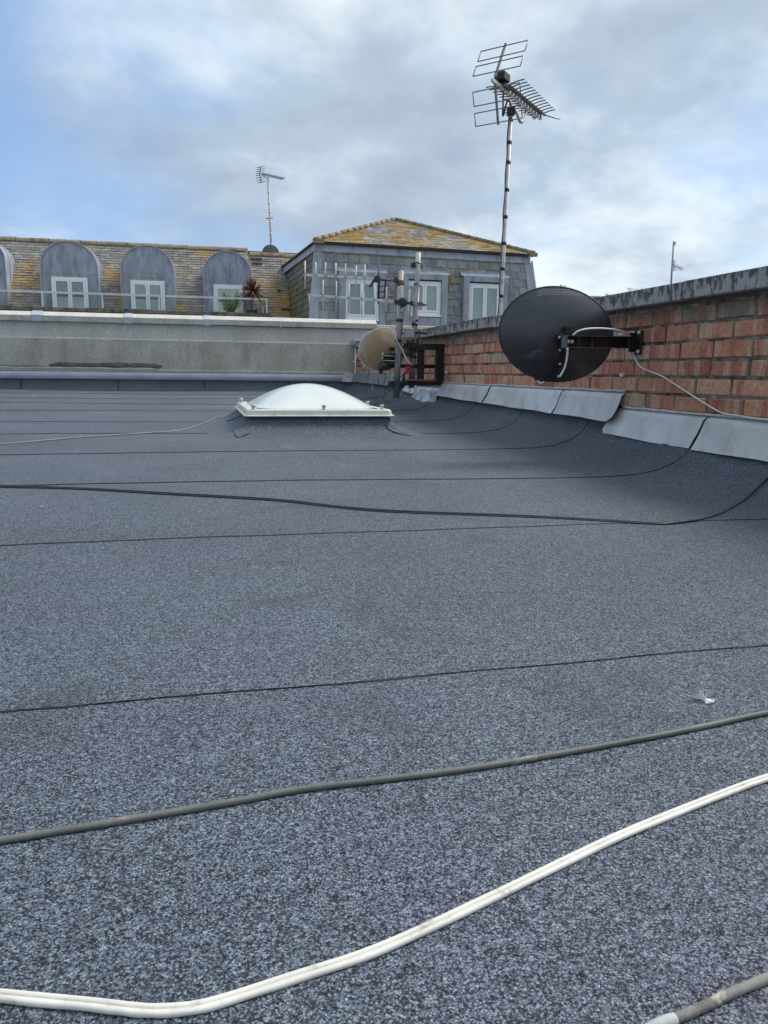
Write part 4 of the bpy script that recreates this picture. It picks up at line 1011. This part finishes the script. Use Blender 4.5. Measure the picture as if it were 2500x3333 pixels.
# corner reflector: two bars with two rectangular grids each
def grid_arm(sgn, ang, L_):
    dirb = bd*math.cos(ang)+upv*sgn*math.sin(ang)
    o_ = A(-.005, 0, .01*sgn)
    c = MB(); c.bar(o_, o_+dirb*L_, .014, .016, bd); arm = c.build('reflector_bar', M['alu_dark'], ta)
    W2 = .20
    for (a_, b_) in ((.045, .145), (.195, .30)) if sgn > 0 else ((.055, .155), (.205, .298)):
        c = MB(); q = [o_+dirb*a_-el_*W2, o_+dirb*a_+el_*W2, o_+dirb*b_+el_*W2, o_+dirb*b_-el_*W2]
        nf = Vector(dirb.cross(el_)).normalized()*.008
        for i in range(4): c.tube([q[i]+nf, q[(i+1) % 4]+nf], .0042, 6)
        c.build('reflector_grid', M['alu_dark'], ta)
grid_arm(1, R(62), .33); grid_arm(-1, R(72), .315)
# cradle bracket
cl = mt+Vector((0, 0, .02))
c = MB(); c.bar(A(-.055, 0, -.028), A(.14, 0, -.035), .02, .02, upv); c.build('reflector_mount', M['alu_white'], ta)
c = MB(); c.obox(cl, (.024, 0, 0), (0, .03, 0), (0, 0, .03))
for a_, b_ in ((-.05, .02), (-.055, 0), (-.05, -.022), (-.045, -.035)): c.tube([cl+Vector((0, -.01, b_*.3)), cl+Vector((a_-.02, -.03, b_))], .004, 5)
c.build('mast_clamp', M['black_steel'], ta, bevel=.003)
end2 = A(.60, 0, -.03)
c = MB(); c.tube(spline([cl+Vector((-.01, 0, .05)), cl+Vector((.06, .05, .02)), cl+Vector((.13, .12, -.03)), cl+Vector((.18, .17, .0)), end2+Vector((.0, 0, -.05)), end2], 6), .011, 8); c.build('cradle', M['alu'], ta)
c = MB(); c.tube(spline([A(.15, 0, -.02), A(.16, 0, -.15), A(.17, 0, -.22), cl+Vector((-.03, 0, .08)), cl+Vector((.0, -.02, .02))], 6), .0075, 8); c.build('down_cable', M['black_cable'], ta)

# ================================================================== steel frame and poles on the brick wall
QY = 6.42
fx = thing('steel_bracket', 'black welded steel frame bolted to the brick wall holding two poles', 'bracket', (2.05, QY, .38))
def bx(name, m_, a, b, parent, bev=.002):
    c = MB(); c.box(a, b); return c.build(name, m_, parent, bevel=bev)
zt1 = .705; zb1 = .372
bx('top_bar', M['black_steel'], (1.70, QY-.025, zt1-.052), (2.06, QY+.025, zt1), fx)
bx('bottom_bar', M['black_steel'], (1.575, QY-.028, zb1-.02), (2.06, QY+.028, zb1+.016), fx)
bx('wall_post', M['black_steel'], (1.978, QY-.024, zb1+.017), (2.045, QY+.024, zt1-.053), fx)
bx('inner_post', M['black_steel'], (1.825, QY+.0, zb1+.017), (1.880, QY+.045, zt1-.053), fx)
bx('rear_bar', M['black_steel'], (1.58, QY+.10, .50), (2.05, QY+.14, .53), fx)
bx('lower_rail', M['rust'], (1.72, QY-.06, zb1+.02), (1.97, QY-.03, zb1+.035), fx)
bx('clamp', M['black_steel'], (1.585, QY-.035, .60), (1.735, QY+.03, .618), fx); bx('clamp', M['black_steel'], (1.56, QY-.04, .345), (1.70, QY-.02, .375), fx)
c = MB(); p0 = Vector((1.632, QY-.02, .245)); p1 = onY(1306, 882, QY-.02); c = MB()
pm = p0.lerp(p1, .42)
pole1 = thing('antenna_pole', 'left weathered metal pole carrying two small aerials above the tan dish', 'pole', p0)
c.tube([p0, pm], .0265, 14); c.build('lower_tube', M['pole_grey'], pole1)
c = MB(); c.tube([pm-Vector((0, 0, .01)), p1], .0245, 14); c.build('upper_tube', M['scaf'], pole1)
def band(parent, a, b, t, r_, m_='tape', h_=.012):
    q = a.lerp(b, t); d = (b-a).normalized(); c = MB(); c.tube([q-d*h_, q+d*h_], r_, 14); c.build('band', M[m_], parent)
for py_ in (1040, 1106): 
    t = (1295-py_)/(1295-882); band(pole1, p0, p1, t, .0285)
band(pole1, p0, p1, (1295-920)/413, .029, 'rust', .02)
q0 = Vector((1.775, QY+.02, .33)); q1 = onY(1362, 822, QY+.02)
pole2 = thing('antenna_pole', 'right taller weathered metal pole rising behind the grey box and steel frame', 'pole', q0)
qm = q0.lerp(q1, .33)
c = MB(); c.tube([q0, qm], .026, 14); c.build('lower_tube', M['pole_grey'], pole2)
c = MB(); c.tube([qm, q0.lerp(q1, .75)], .0245, 14); c.build('middle_tube', M['scaf'], pole2)
c = MB(); c.tube([q0.lerp(q1, .75), q1], .0215, 14); c.build('upper_tube', M['alu_white'], pole2)
for py_ in (926, 1038, 1052, 1158, 1190, 1230): band(pole2, q0, q1, (1262-py_)/(1262-822), .0275)
def pt2(py_): return q0.lerp(q1, (1262-py_)/(1262-822))
c = MB(); k = pt2(864); c.tube([k+Vector((-.05, -.02, .012)), k+Vector((-.02, -.035, .022)), k+Vector((.02, -.035, .010)), k+Vector((.035, .0, .0)), k+Vector((0, .03, 0)), k+Vector((-.04, .01, 0))], .006, 6); c.obox(k+Vector((-.045, -.015, 0)), (.016, 0, 0), (0, .02, 0), (0, 0, .018)); c.build('pipe_clamp', M['black_steel'], pole2)
k = pt2(986); c = MB(); c.obox(k+Vector((.004, -.03, 0)), (.05, 0, 0), (0, .008, 0), (0, 0, .014)); c.obox(k+Vector((.03, .0, -.006)), (.055, 0, 0), (0, .03, 0), (0, 0, .006)); c.build('bracket', M['rust'], pole2)
c = MB(); k = pt2(1078)
for a_, b_ in ((.03, 1078), (.055, 1080), (.08, 1082), (.03, 1090)): c.lathe(pt2(b_)+Vector((a_, -.03, 0)), (1, 0, .1), [(.012, 0), (.009, .012)], 8)
c.obox(k+Vector((.05, -.025, -.005)), (.05, 0, 0), (0, .006, 0), (0, 0, .008)); c.build('clamp', M['black_steel'], pole2)

# two small yagis with upright elements
def yagi(label, pa, pb, els, Y_, m_, bw_=.020):
    a = onY(*pa, Y_); b = onY(*pb, Y_+.06)
    t = thing('yagi_aerial', label, 'aerial', b, 'small yagi aerials on the left pole')
    c = MB(); c.bar(a, b, bw_, bw_); c.build('boom', m_, t)
    for (px_, y0, y1) in els:
        tt = (px_-pa[0])/(pb[0]-pa[0]); q = a.lerp(b, tt); yq = pa[1]+(pb[1]-pa[1])*tt
        s_k = q.y/FPX*1.03
        c = MB(); c.tube([q+Vector((0, -.010, (yq-y0)*s_k)), q+Vector((0, -.010, (yq-y1)*s_k))], .0062, 6); c.build('element', m_, t)
        c = MB(); c.obox(q+Vector((0, -.006, 0)), (.007, 0, 0), (0, .008, 0), (0, 0, .011)); c.build('element_clip', M['black_plastic'], t)
    return t, a, b
Z5 = lambda a, b: (980+a/3.19, 780+b/3.19)
E1 = [(40, 238, 495), (147, 250, 480), (247, 250, 425), (352, 255, 425), (452, 262, 430), (563, 280, 520), (655, 272, 525)]
ya, a_, b_ = yagi('upper small aerial with upright rods reaching left from the left pole', Z5(30, 365), Z5(800, 408), [(Z5(x_, 0)[0], Z5(0, y0)[1], Z5(0, y1)[1]) for x_, y0, y1 in E1], 6.36, M['alu_white'])
c = MB(); q = b_; c.tube([q+Vector((0, -.015, .12)), q+Vector((0, -.015, -.20))], .006, 6); c.build('dipole', M['black_plastic'], ya)
c = MB(); c.lathe(q+Vector((-.01, -.03, 0)), (0, 1, 0), [(.025, 0), (.028, .02), (.028, .05)], 14); c.obox(q+Vector((-.055, -.02, -.04)), Vector((.02, 0, .03)), (0, .006, 0), Vector((.008, 0, -.005)))
c.build('dipole_box', M['black_plastic'], ya)
gz_ = q+Vector((.045, .03, -.05)); c = MB()
for dz in (.045, .0, -.045, -.09): c.tube([gz_+Vector((-.045, 0, dz-.01)), gz_+Vector((.11, .05, dz+.02))], .0045, 5)
c.bar(gz_+Vector((-.03, 0, .05)), gz_+Vector((-.035, 0, -.12)), .02, .006, (0, 1, 0)); c.bar(gz_+Vector((.03, .02, .06)), gz_+Vector((.02, .02, -.10)), .012, .006, (0, 1, 0))
c.bar(gz_+Vector((-.03, 0, -.12)), gz_+Vector((.02, .02, -.10)), .01, .012, (0, 1, 0)); c.build('reflector', M['black_plastic'], ya)
c = MB(); c.tube(spline([q+Vector((.01, 0, .0)), q+Vector((.06, 0, -.005)), onY(1280, 915, QY-.03), onY(1293, 922, QY-.02)], 6), .005, 6); c.obox(onY(1289, 909, QY-.03), (.012, 0, 0), (0, .02, 0), (0, 0, .014)); c.build('mount', M['black_plastic'], ya)
E2 = [(85, 562, 700), (222, 435, 735), (356, 445, 740), (485, 470, 750), (617, 470, 765), (750, 480, 768), (878, 500, 745)]
yb, a_, b_ = yagi('lower small aerial with upright rods and a black hub on the left pole', Z5(70, 573), Z5(1035, 648), [(Z5(x_, 0)[0], Z5(0, y0)[1], Z5(0, y1)[1]) for x_, y0, y1 in E2], 6.34, M['alu_white'])
q = onY(1311, 984, QY-.06); c = MB(); c.lathe(q, (0, 1, 0), [(.022, -.02), (.034, -.012), (.036, .02), (.03, .03)], 18)
for k in range(10): an = k*.628; c.obox(q+Vector((math.cos(an)*.034, -.005, math.sin(an)*.034)), (.005, 0, 0), (0, .012, 0), (0, 0, .005))
c.bar(q+Vector((.03, 0, -.002)), q+Vector((.085, .01, -.006)), .014, .018); c.obox(q+Vector((.08, .01, -.005)), (.008, 0, 0), (0, .014, 0), (0, 0, .018)); c.obox(q+Vector((-.05, 0, -.0)), (.02, 0, 0), (0, .012, 0), (0, 0, .016)); c.build('hub', M['black_plastic'], yb)
c = MB(); yk = QY-.06
c.tube(spline([onY(1294, 1038, yk), onY(1294, 980, yk), onY(1294, 942, yk), onY(1300, 935, yk+.005)], 5), .004, 6)
c.tube(spline([onY(1301, 1020, yk), onY(1302, 960, yk), onY(1304, 938, yk), onY(1309, 934, yk), onY(1312, 940, yk), onY(1312, 975, yk)], 5), .0045, 6); c.build('folded_dipole', M['alu_white'], yb)
c = MB(); c.tube(spline([onY(1311, 996, yk), onY(1301, 1005, yk), onY(1302, 1014, yk), onY(1310, 1017, yk), onY(1316, 1008, yk), onY(1313, 998, yk)], 5), .0028, 6); c.tube([onY(1311, 1014, yk), onY(1312, 1045, yk), onY(1308, 1090, yk+.02)], .003, 6); c.build('cable_loop', M['black_cable'], yb)

# slotted flat panel antenna, seen nearly edge-on
pc = onY(1337, 988, QY+.02); pa = thing('panel_aerial', 'flat grey panel aerial with four slots between the two poles', 'aerial', pc)
uu = Vector((.030, -.10, 0)); vv = Vector((.012, 0, .145)); nn = uu.cross(vv).normalized()
c = MB()
def pq(s0, s1, t0, t1):
    c.obox(pc+uu*(s0+s1)/2+vv*(t0+t1)/2, uu*(s1-s0)/2, nn*.002, vv*(t1-t0)/2)
for s0, s1 in ((-1, -.72), (-.16, .16), (.72, 1)): pq(s0, s1, -1, 1)
for s0, s1 in ((-.72, -.16), (.16, .72)):
    for t0, t1 in ((-1, -.85), (-.08, .12), (.85, 1)): pq(s0, s1, t0, t1)
c.build('panel', M['panel_grey'], pa)

# grey junction box between the poles
jc = onY(1331, 1083, QY-.07); jb = thing('junction_box', 'grey plastic junction box fixed between the two poles above the steel frame', 'junction box', jc)
c = MB(); n = len(c.v)
for (h_, wx, wy) in ((-.036, .040, .03), (.030, .033, .026), (.036, .028, .022)):
    c.v += [jc+Vector((i*wx, j*wy, h_)) for i, j in ((-1, -1), (1, -1), (1, 1), (-1, 1))]
for l_ in range(2):
    for i in range(4): c.face((n+4*l_+i, n+4*l_+(i+1) % 4, n+4*l_+4+(i+1) % 4, n+4*l_+4+i))
c.face((n+3, n+2, n+1, n)); c.face((n+8, n+9, n+10, n+11)); c.build('housing', M['grey_box'], jb, bevel=.003)
c = MB(); c.obox(jc+Vector((0, 0, -.038)), (.043, 0, 0), (0, .033, 0), (0, 0, .003)); c.build('lid', M['grey_box'], jb)
c = MB()
for k in range(4): c.lathe(jc+Vector((-.012+.011*k, -.012, -.041)), (0, 0, -1), [(.0055, 0), (.0055, .012), (.004, .022)], 8)
c.build('connectors', M['galv'], jb)

# tan dish
td = thing('satellite_dish', 'faded tan solid satellite dish on the left pole in the far corner', 'satellite dish', onY(1300, 1150, QY-.05))
tc_ = onY(1246, 1137, 6.60); dish(td, tc_, .222, .178, .05, M['tan_dish'], M['alu_white'], R(6), rot=R(-14), rimr=.004)
e0 = onY(1243, 1157, 6.48); e1_ = onY(1296, 1160, QY-.02)
c = MB(); c.obox((e0+e1_)/2, (e1_-e0)/2, (0, .014, 0), (0, 0, .003)); c.obox((e0+e1_)/2+Vector((0, 0, -.04)), (e1_-e0)/2, (0, .014, 0), (0, 0, .003)); c.obox(e0+Vector((0, 0, -.02)), (.004, 0, 0), (0, .03, 0), (0, 0, .032)); c.build('arm', M['galv'], td)
c = MB(); c.obox(e0.lerp(e1_, .6)+Vector((0, .05, -.02)), (.07, 0, 0), (0, .02, 0), (0, 0, .035)); c.obox(onY(1255, 1198, 6.47), (.035, 0, 0), (0, .02, 0), (0, 0, .016)); c.obox(onY(1240, 1208, 6.45), (.013, 0, 0), (0, .015, 0), (0, 0, .024)); c.obox(onY(1278, 1136, 6.5), (.03, 0, 0), (0, .02, 0), (0, 0, .014))
c.build('back_bracket', M['black_steel'], td, bevel=.002)
c = MB(); c.lathe(e0+Vector((0, -.03, .012)), (0, -1, 0), [(.009, 0), (.009, .008), (.006, .012)], 8); c.build('bolt', M['bolt_cap'], td)
c = MB(); c.tube([tc_+Vector((-.16, .0, -.14)), tc_+Vector((-.12, .25, -.16))], .01, 6); c.lathe(tc_+Vector((-.11, .30, -.10)), (0, -1, 0), [(.018, 0), (.03, .05), (.03, .08)], 12); c.build('receiver_arm', M['alu_white'], td)

# red tag
q = onY(1328, 1203, QY-.06); c = MB(); c.obox(q, (.020, 0, 0), (0, .006, 0), (0, 0, .028)); c.obox(q+Vector((0, -.006, .018)), (.012, 0, 0), (0, .002, 0), (0, 0, .004))
tag(c.build('cable_tag', M['red'], None, bevel=.003), 'bright red plastic tag on the cables between the two poles', 'tag')

# cables about the bracket
Z7 = lambda a, b: (1100+a/3.318, 1000+b/3.318)
def w7(label, pts, Y_, r_, m_): return wire('cable', [onY(*Z7(a, b), (Y_[i] if isinstance(Y_, (list, tuple)) else Y_)) for i, (a, b) in enumerate(pts)], r_, m_, label)
yc_ = QY-.07
w7('white cable curving round the left pole down toward the red tag', [(630, 280), (625, 330), (650, 390), (690, 450), (720, 520), (750, 575), (790, 620)], yc_, .0036, M['white_wire'])
w7('pale grey cable hanging beside the white one round the left pole', [(640, 360), (665, 420), (705, 470), (735, 540), (770, 585), (795, 612)], yc_+.01, .003, M['grey_wire'])
w7('white cable stub hanging left of the tan dish', [(208, 500), (200, 540), (185, 575), (160, 592)], 6.5, .0032, M['white_wire'])
w7('white cable loop hooked over the coping next to the taller pole', [(1012, 250), (1010, 310), (1020, 370), (1038, 350), (1030, 290)], 7.0, .0032, M['white_wire'])
w7('black cable hanging in a loop below the tan dish', [(490, 690), (515, 740), (505, 800), (475, 852), (445, 830), (432, 770)], yc_+.04, .0042, M['black_cable'])
w7('black cable dropping behind the tan dish bracket', [(480, 560), (450, 620), (440, 690)], yc_, .0055, M['black_cable'])
def w7r(label, pts, r_, m_, last=2):
    P_ = []
    for i, (a, b) in enumerate(pts):
        P_.append(onY(*Z7(a, b), yc_) if i < len(pts)-last else onR(*Z7(a, b))+Vector((0, 0, r_)))
    return wire('cable', P_, r_, m_, label)
w7r('thick black cable running from the red tag down toward the skylight', [(790, 640), (740, 690), (660, 770), (590, 845), (540, 910), (480, 980), (430, 1030), (395, 1062)], .0042, M['black_cable'], 3)
w7r('grey cable hanging from the tan dish and lying behind the skylight', [(405, 690), (370, 780), (375, 860), (370, 920), (400, 935), (455, 955), (490, 955)], .003, M['grey_wire'], 3)
w7r('thin dark wire hanging beside the left edge of the tan dish', [(340, 650), (325, 760), (315, 860), (300, 930), (250, 985)], .0025, M['black_cable'], 2)
w7r('thin black wire hanging just left of the left pole', [(575, 680), (550, 780), (530, 850), (500, 930), (480, 960)], .0026, M['black_cable'], 2)
w7r('thin black wire hanging behind the left pole', [(610, 740), (580, 820), (560, 870)], .0026, M['black_cable'], 0)
w7r('thin black wire hanging right of the left pole above the felt', [(725, 700), (700, 780), (695, 830)], .0026, M['black_cable'], 0)
wire('cable', [onR(*Z7(a, b))+Vector((0, 0, .004)) for a, b in ((210, 985), (260, 1000), (330, 1010), (400, 1005), (450, 985))], .003, M['grey_wire'], 'pale wire lying on the felt from the corner of the skylight')
wire('cable', [onR(*Z7(a, b))+Vector((0, 0, .004)) for a, b in ((230, 990), (300, 998), (370, 990), (420, 975), (490, 960))], .003, M['black_cable'], 'dark wire lying beside the pale wire behind the skylight')
tg = MB(); rr = random.Random(3)
for k in range(34):
    a = onY(*Z7(rr.uniform(690, 900), rr.uniform(300, 420)), QY+rr.uniform(-.05, .06)); b = onY(*Z7(rr.uniform(690, 830), rr.uniform(380, 560)), QY+rr.uniform(-.05, .06))
    mdl = (a+b)/2+Vector((rr.uniform(-.06, .06), 0, rr.uniform(-.06, .03))); tg.tube(spline([a, mdl, b], 6), .003, 5)
tag(tg.build('cable_bundle', M['black_cable']), 'tangle of black cables knotted behind the grey box and both poles', 'cables')

# ================================================================== cables lying on the roof
def onroof(pxs, r_, extra0=None, extra1=None):
    pts = [onR(a, b, r_) for a, b in pxs]
    if extra0 is not None: pts = [pts[0]+(pts[0]-pts[1]).normalized()*extra0]+pts
    if extra1 is not None: pts = pts+[pts[-1]+(pts[-1]-pts[-2]).normalized()*extra1]
    out = []
    for p in spline(pts, 10): out.append(Vector((p.x, p.y, max(p.z, roofz(p.x, p.y)+r_*.9))))
    return out
# white twin cable
WP = onroof([(-420, 3190), (-200, 3216), (0, 3241), (301, 3270), (420, 3284), (527, 3289), (678, 3270), (942, 3187), (1250, 3083), (1627, 2908), (2003, 2727), (2305, 2603), (2500, 2531), (2900, 2410)], .0030)
c = MB(); k = len(WP); L1 = []; L2 = []; LC = []
for i, p in enumerate(WP):
    t = (WP[min(i+1, k-1)]-WP[max(i-1, 0)]).normalized(); s_k = t.cross(Vector((0, 0, 1))).normalized()
    rr_ = .0001
    L1.append(p+s_k*.0028+Vector((0, 0, .0003*math.sin(i*.7)))); L2.append(p-s_k*.0028); LC.append(p+Vector((0, 0, .0)))
c.tube(L1, .0026, 14); c.tube(L2, .0026, 14); c.tube([q-Vector((0, 0, .0002)) for q in LC], .0013, 8)
tag(c.build('twin_cable', M['white_cable']), 'thick white twin cable curving across the felt nearest the camera', 'cable')
wire('cable', onroof([(-500, 2812), (0, 2736), (200, 2704), (377, 2675), (753, 2611), (980, 2569), (1250, 2537), (1551, 2498), (1928, 2434), (2229, 2377), (2500, 2319), (2900, 2240)], .0037), .0037, M['grey_cable'], 'weathered grey cable stretched across the felt above the white twin cable', n=3, seg=12)
BC = [(-400, 1572), (0, 1581), (266, 1589), (549, 1605), (901, 1626), (1097, 1648), (1296, 1663), (1733, 1680), (2110, 1701), (2215, 1700), (2321, 1680), (2411, 1635), (2500, 1554), (2560, 1490)]
c = MB(); bp_ = onroof(BC, .0036); c.tube(bp_, .0036, 10)
bp2 = onroof([(-400, 1576), (0, 1585), (266, 1592), (549, 1609), (901, 1630), (1097, 1652), (1296, 1668), (1733, 1684), (2110, 1704), (2200, 1702)], .003); c.tube(bp2, .0025, 6)
tag(c.build('cable', M['black_cable']), 'black cable sweeping across the felt from the left edge and up beside the brick wall', 'cable')
wire('cable', onroof([(-400, 1470), (0, 1446), (235, 1426), (470, 1410), (580, 1401), (650, 1383), (705, 1360), (783, 1347)], .0045), .0045, M['grey_wire'], 'thin grey cable lying on the felt left of the skylight', n=3)
P_ = onroof([(2190, 3318), (2290, 3277), (2380, 3232), (2500, 3182), (2900, 3000)], .0037)
bc = MB(); bc.tube(P_, .0037, 12, rr=[.0037*(1+.10*math.sin(i*1.7)*math.sin(i*.6)) for i in range(len(P_))]); bo = bc.build('cable', M['brown_cable']); tag(bo, 'rough brown crusted cable end in the bottom right corner of the roof', 'cable')
c = MB(); a0 = P_[0]; dv = (P_[0]-P_[3]).normalized(); c.tube([a0+dv*k_ for k_ in (-.002, .006, .014, .022, .030)], .006, 12, rr=[.0039, .0046, .0044, .0036, .0015]); c.build('sealed_tip', M['dirty_white'], bo)

# ================================================================== feather and flecks
fp = onR(2306, 2288); ft = MB(); rr = random.Random(2)
ft.lathe(fp+Vector((0, 0, .001)), (0, 0, 1), [(.005, 0), (.006, .002), (.003, .004)], 9)
for k in range(4): ft.obox(fp+Vector((rr.uniform(-.005, .008), rr.uniform(-.004, .003), .002)), (.003, 0, 0), (0, .002, 0), (0, 0, .0012))
for k in range(38):
    an = rr.gauss(2.25, .42); Lf = rr.uniform(.008, .028); d = Vector((math.cos(an), math.sin(an), rr.uniform(.05, .5))); q = fp+Vector((0, 0, .002))
    pts = [q, q+d*Lf*.5, q+d*Lf+Vector((rr.uniform(-.006, .006), 0, rr.uniform(-.003, .004)))]; ft.tube(spline(pts, 3), .00028, 3)
tag(ft.build('feather', M['feather']), 'small white downy feather lying on the felt above the grey cable at right', 'feather')
fl0 = None
FLK = [(135, 1650, 1, 'tiny white fleck on the felt just below the black cable at far left'),
 (640, 1860, 1, 'tiny white fleck alone on the open felt below the black cable'),
 (411, 1716, .8, 'tiny white fleck on the left felt midway between the black cable and the next seam'),
 (248, 1470, 1.4, 'small white upright fleck beside the pale scratch left of the skylight'),
 (110, 1290, 1.2, 'pale fleck on the far felt strips at left below the grey wall'),
 (1990, 1436, 1.0, 'white fleck on the dark felt under the stepped flashing joint'),
 (1770, 1444, 1.6, 'largest white fleck on the felt below the middle flashings'),
 (1898, 1460, .7, 'small fleck on the dark felt right of the largest fleck below the flashings'),
 (80, 1472, 1.0, 'white fleck on the seam at the left edge below the grey cable'),
 (262, 1417, 1.0, 'white fleck touching the thin grey cable at left'),
 (700, 2790, .45, 'tiny pale fleck on the near felt between the grey and white cables at left'),
 (2264, 1620, .7, 'pale fleck inside the bend of the black cable near the brick wall'),
 (1376, 2787, .4, 'tiny pale fleck on the near felt above the middle of the white twin cable'),
 (1800, 3150, .35, 'tiny pale fleck on the near felt below the white twin cable')]
for (px_, py_, s_k, lb_) in FLK:
    p = onR(px_, py_); dist = (p-CAM).length
    if fl0 is None:
        c = MB(); c.v += [Vector(v) for v in ((-.5, -.3, 0), (.4, -.4, 0), (.6, .2, .05), (-.1, .45, 0), (-.1, 0, .32))]
        for q in ((0, 1, 4), (1, 2, 4), (2, 3, 4), (3, 0, 4), (3, 2, 1, 0)): c.face(q)
        fl0 = c.build('debris_fleck', M['feather']); o = fl0
    else: o = fl0.copy(); COL.objects.link(o)
    o.location = p+Vector((0, 0, .0015)); k = .0022*s_k*max(.5, dist)*1.1; o.scale = (k*random.uniform(.8, 1.8), k, k*.6); o.rotation_euler = (0, 0, random.uniform(0, 6.28))
    tag(o, lb_, 'debris', 'white flecks scattered on the felt')

# ================================================================== distant aerials
def far_aerial(label, base, top, Y_, r_, ant, group=None, boomang=0.0, hh=.28, L_=1.0, dl=1):
    a = onY(*base, Y_); b = onY(*top, Y_); t = thing('tv_aerial', label, 'aerial', a, group)
    c = MB(); c.tube([a, b], r_, 8); c.build('mast', M['distant'] if not dl else M['alu_white'], t)
    return t, a, b
t, a, b = far_aerial('thin distant aerial on a pale mast above the long slate ridge', (884, 830), (872, 578), 27, .035, None)
m_ = M['alu_dark']
q = b; c = MB(); e_ = onY(925, 582, 27.0); s0 = onY(852, 565, 27.0)
c.bar(s0, e_, .03, .03); c.build('boom', m_, t)
c = MB()
for k in range(12):
    q = s0.lerp(e_, (k+1)/12.5); c.tube([q+Vector((.10, .12, .07)), q-Vector((.10, .12, .07))], .011, 4)
c.build('directors', m_, t)
c = MB(); c.bar(onY(849, 541, 27), onY(845, 566, 27), .03, .02, (0, 1, 0)); c.bar(onY(845, 566, 27), onY(851, 595, 27), .03, .02, (0, 1, 0))
for (x0, y0) in ((836, 546), (836, 553), (834, 560), (833, 566), (833, 572), (834, 580), (837, 588), (839, 595)): c.tube([onY(x0, y0, 26.9), onY(x0+26, y0-5, 27.1)], .011, 4)
c.build('reflector', m_, t)
c = MB(); c.tube(spline([onY(857, 567, 27), onY(862, 576, 27), onY(872, 580, 27)], 4), .012, 5); c.build('cable', M['black_cable'], t)
for py_ in (627, 660, 690, 722, 760, 795):
    q = a.lerp(b, (830-py_)/(830-578)); c = MB(); c.tube([q-Vector((0, 0, .025)), q+Vector((0, 0, .025))], .037, 8); c.build('band', M['galv'], t)
q = a.lerp(b, (830-708)/(830-578)); c = MB(); c.bar(q-Vector((.14, 0, .03)), q+Vector((.10, 0, 0)), .03, .02); c.build('stub_rod', M['tape'], t)
# dish behind ridge
dcn = onY(881, 823, 26.9); t2 = thing('satellite_dish', 'dark rounded dish half hidden behind the slate ridge', 'satellite dish', dcn)
dish(t2, dcn, .27, .25, .05, mottled('dark_dish', (.07, .085, .10), (.11, .125, .14), 4, .6), M['black_plastic'], name='dish', seg=40, rimr=.01)
c = MB(); c.tube([dcn+Vector((0, .02, -.9)), dcn+Vector((0, .02, 0))], .03, 8); c.build('stand', M['galv'], t2)

t, a, b = far_aerial('distant bare mast with a small grid aerial above the right hand coping', (2182, 960), (2193, 785), 13.0, .016, None, None, dl=0)
c = MB(); g0 = onY(2194, 864, 13.0); g1 = onY(2222, 876, 13.4); c.bar(g0-Vector((.04, 0, -.01)), g1, .012, .012)
for k in range(9):
    q = g0.lerp(g1, .15+k*.1); c.tube([q+Vector((0.02, 0, .03)), q-Vector((.02, 0, .03))], .003, 4)
c.tube([g0.lerp(g1, .2)+Vector((0, 0, .04)), g1+Vector((0, 0, .025))], .0025, 4); c.tube([g0.lerp(g1, .1)-Vector((0, 0, .05)), g1-Vector((0, 0, .03))], .0025, 4)
c.bar(onY(2194, 847, 13), onY(2194, 882, 13), .014, .01, (0, 1, 0))
for py_ in (848, 854, 860, 870, 876, 881): c.tube([onY(2189, py_+1, 13), onY(2206, py_-1, 13.1)], .003, 4)
c.build('yagi', M['distant'], t)
c = MB(); c.obox(b+Vector((.02, 0, -.04)), (.015, 0, 0), (0, .015, 0), (0, 0, .03)); c.build('head', M['distant'], t)

nh = thing('distant_house', 'flat roofed building just showing over the coping between the dish and the right', 'house', (20, 36, -12))
p = onY(1965, 966, 33.0); pR = onY(2240, 975, 33.0); pL = onY(1790, 970, 33.0)
c = MB(); c.box((pL.x, 33.0, -12), (pR.x, 43, p.z-.15)); c.build('wall', M['render_far'], nh)
c = MB(); c.box((pL.x-.2, 32.8, p.z-.148), (pR.x+.2, 43.2, p.z)); c.build('roof_edge', M['lead_pale'], nh)
def tiny(label, px_, y0, y1, arms):
    a = onY(px_, y1, 34.0); b = onY(px_, y0, 34.0); a.z = p.z
    t = thing('tv_aerial', label, 'aerial', a, None); c = MB(); c.tube([a, b], .02, 5); c.build('mast', M['distant'], t)
    c = MB()
    for (u0_, v0_, u1_, v1_) in arms: c.tube([onY(u0_, v0_, 34.0), onY(u1_, v1_, 34.2)], .013, 4)
    c.build('rods', M['distant'], t)
tiny('tiny distant aerial peeping over the top rim of the black dish', 1826, 925, 966, [(1822, 930, 1845, 930), (1822, 927, 1831, 931), (1830, 933, 1844, 931)])
tiny('tiny distant aerial just right of the black dish where the coping steps', 1976, 956, 968, [(1972, 957, 1984, 959), (1973, 961, 1981, 960), (1971, 958, 1973, 964)])
tiny('long low distant aerial over the coping below the bare mast', 2051, 940, 968, [(2042, 938, 2092, 946), (2042, 937, 2045, 942), (2088, 936, 2091, 948), (2043, 945, 2056, 943), (2094, 944, 2096, 948)])
tiny('faint tiny distant aerial low over the coping at far right', 2368, 897, 905, [(2360, 898, 2374, 897), (2362, 901, 2372, 900)])
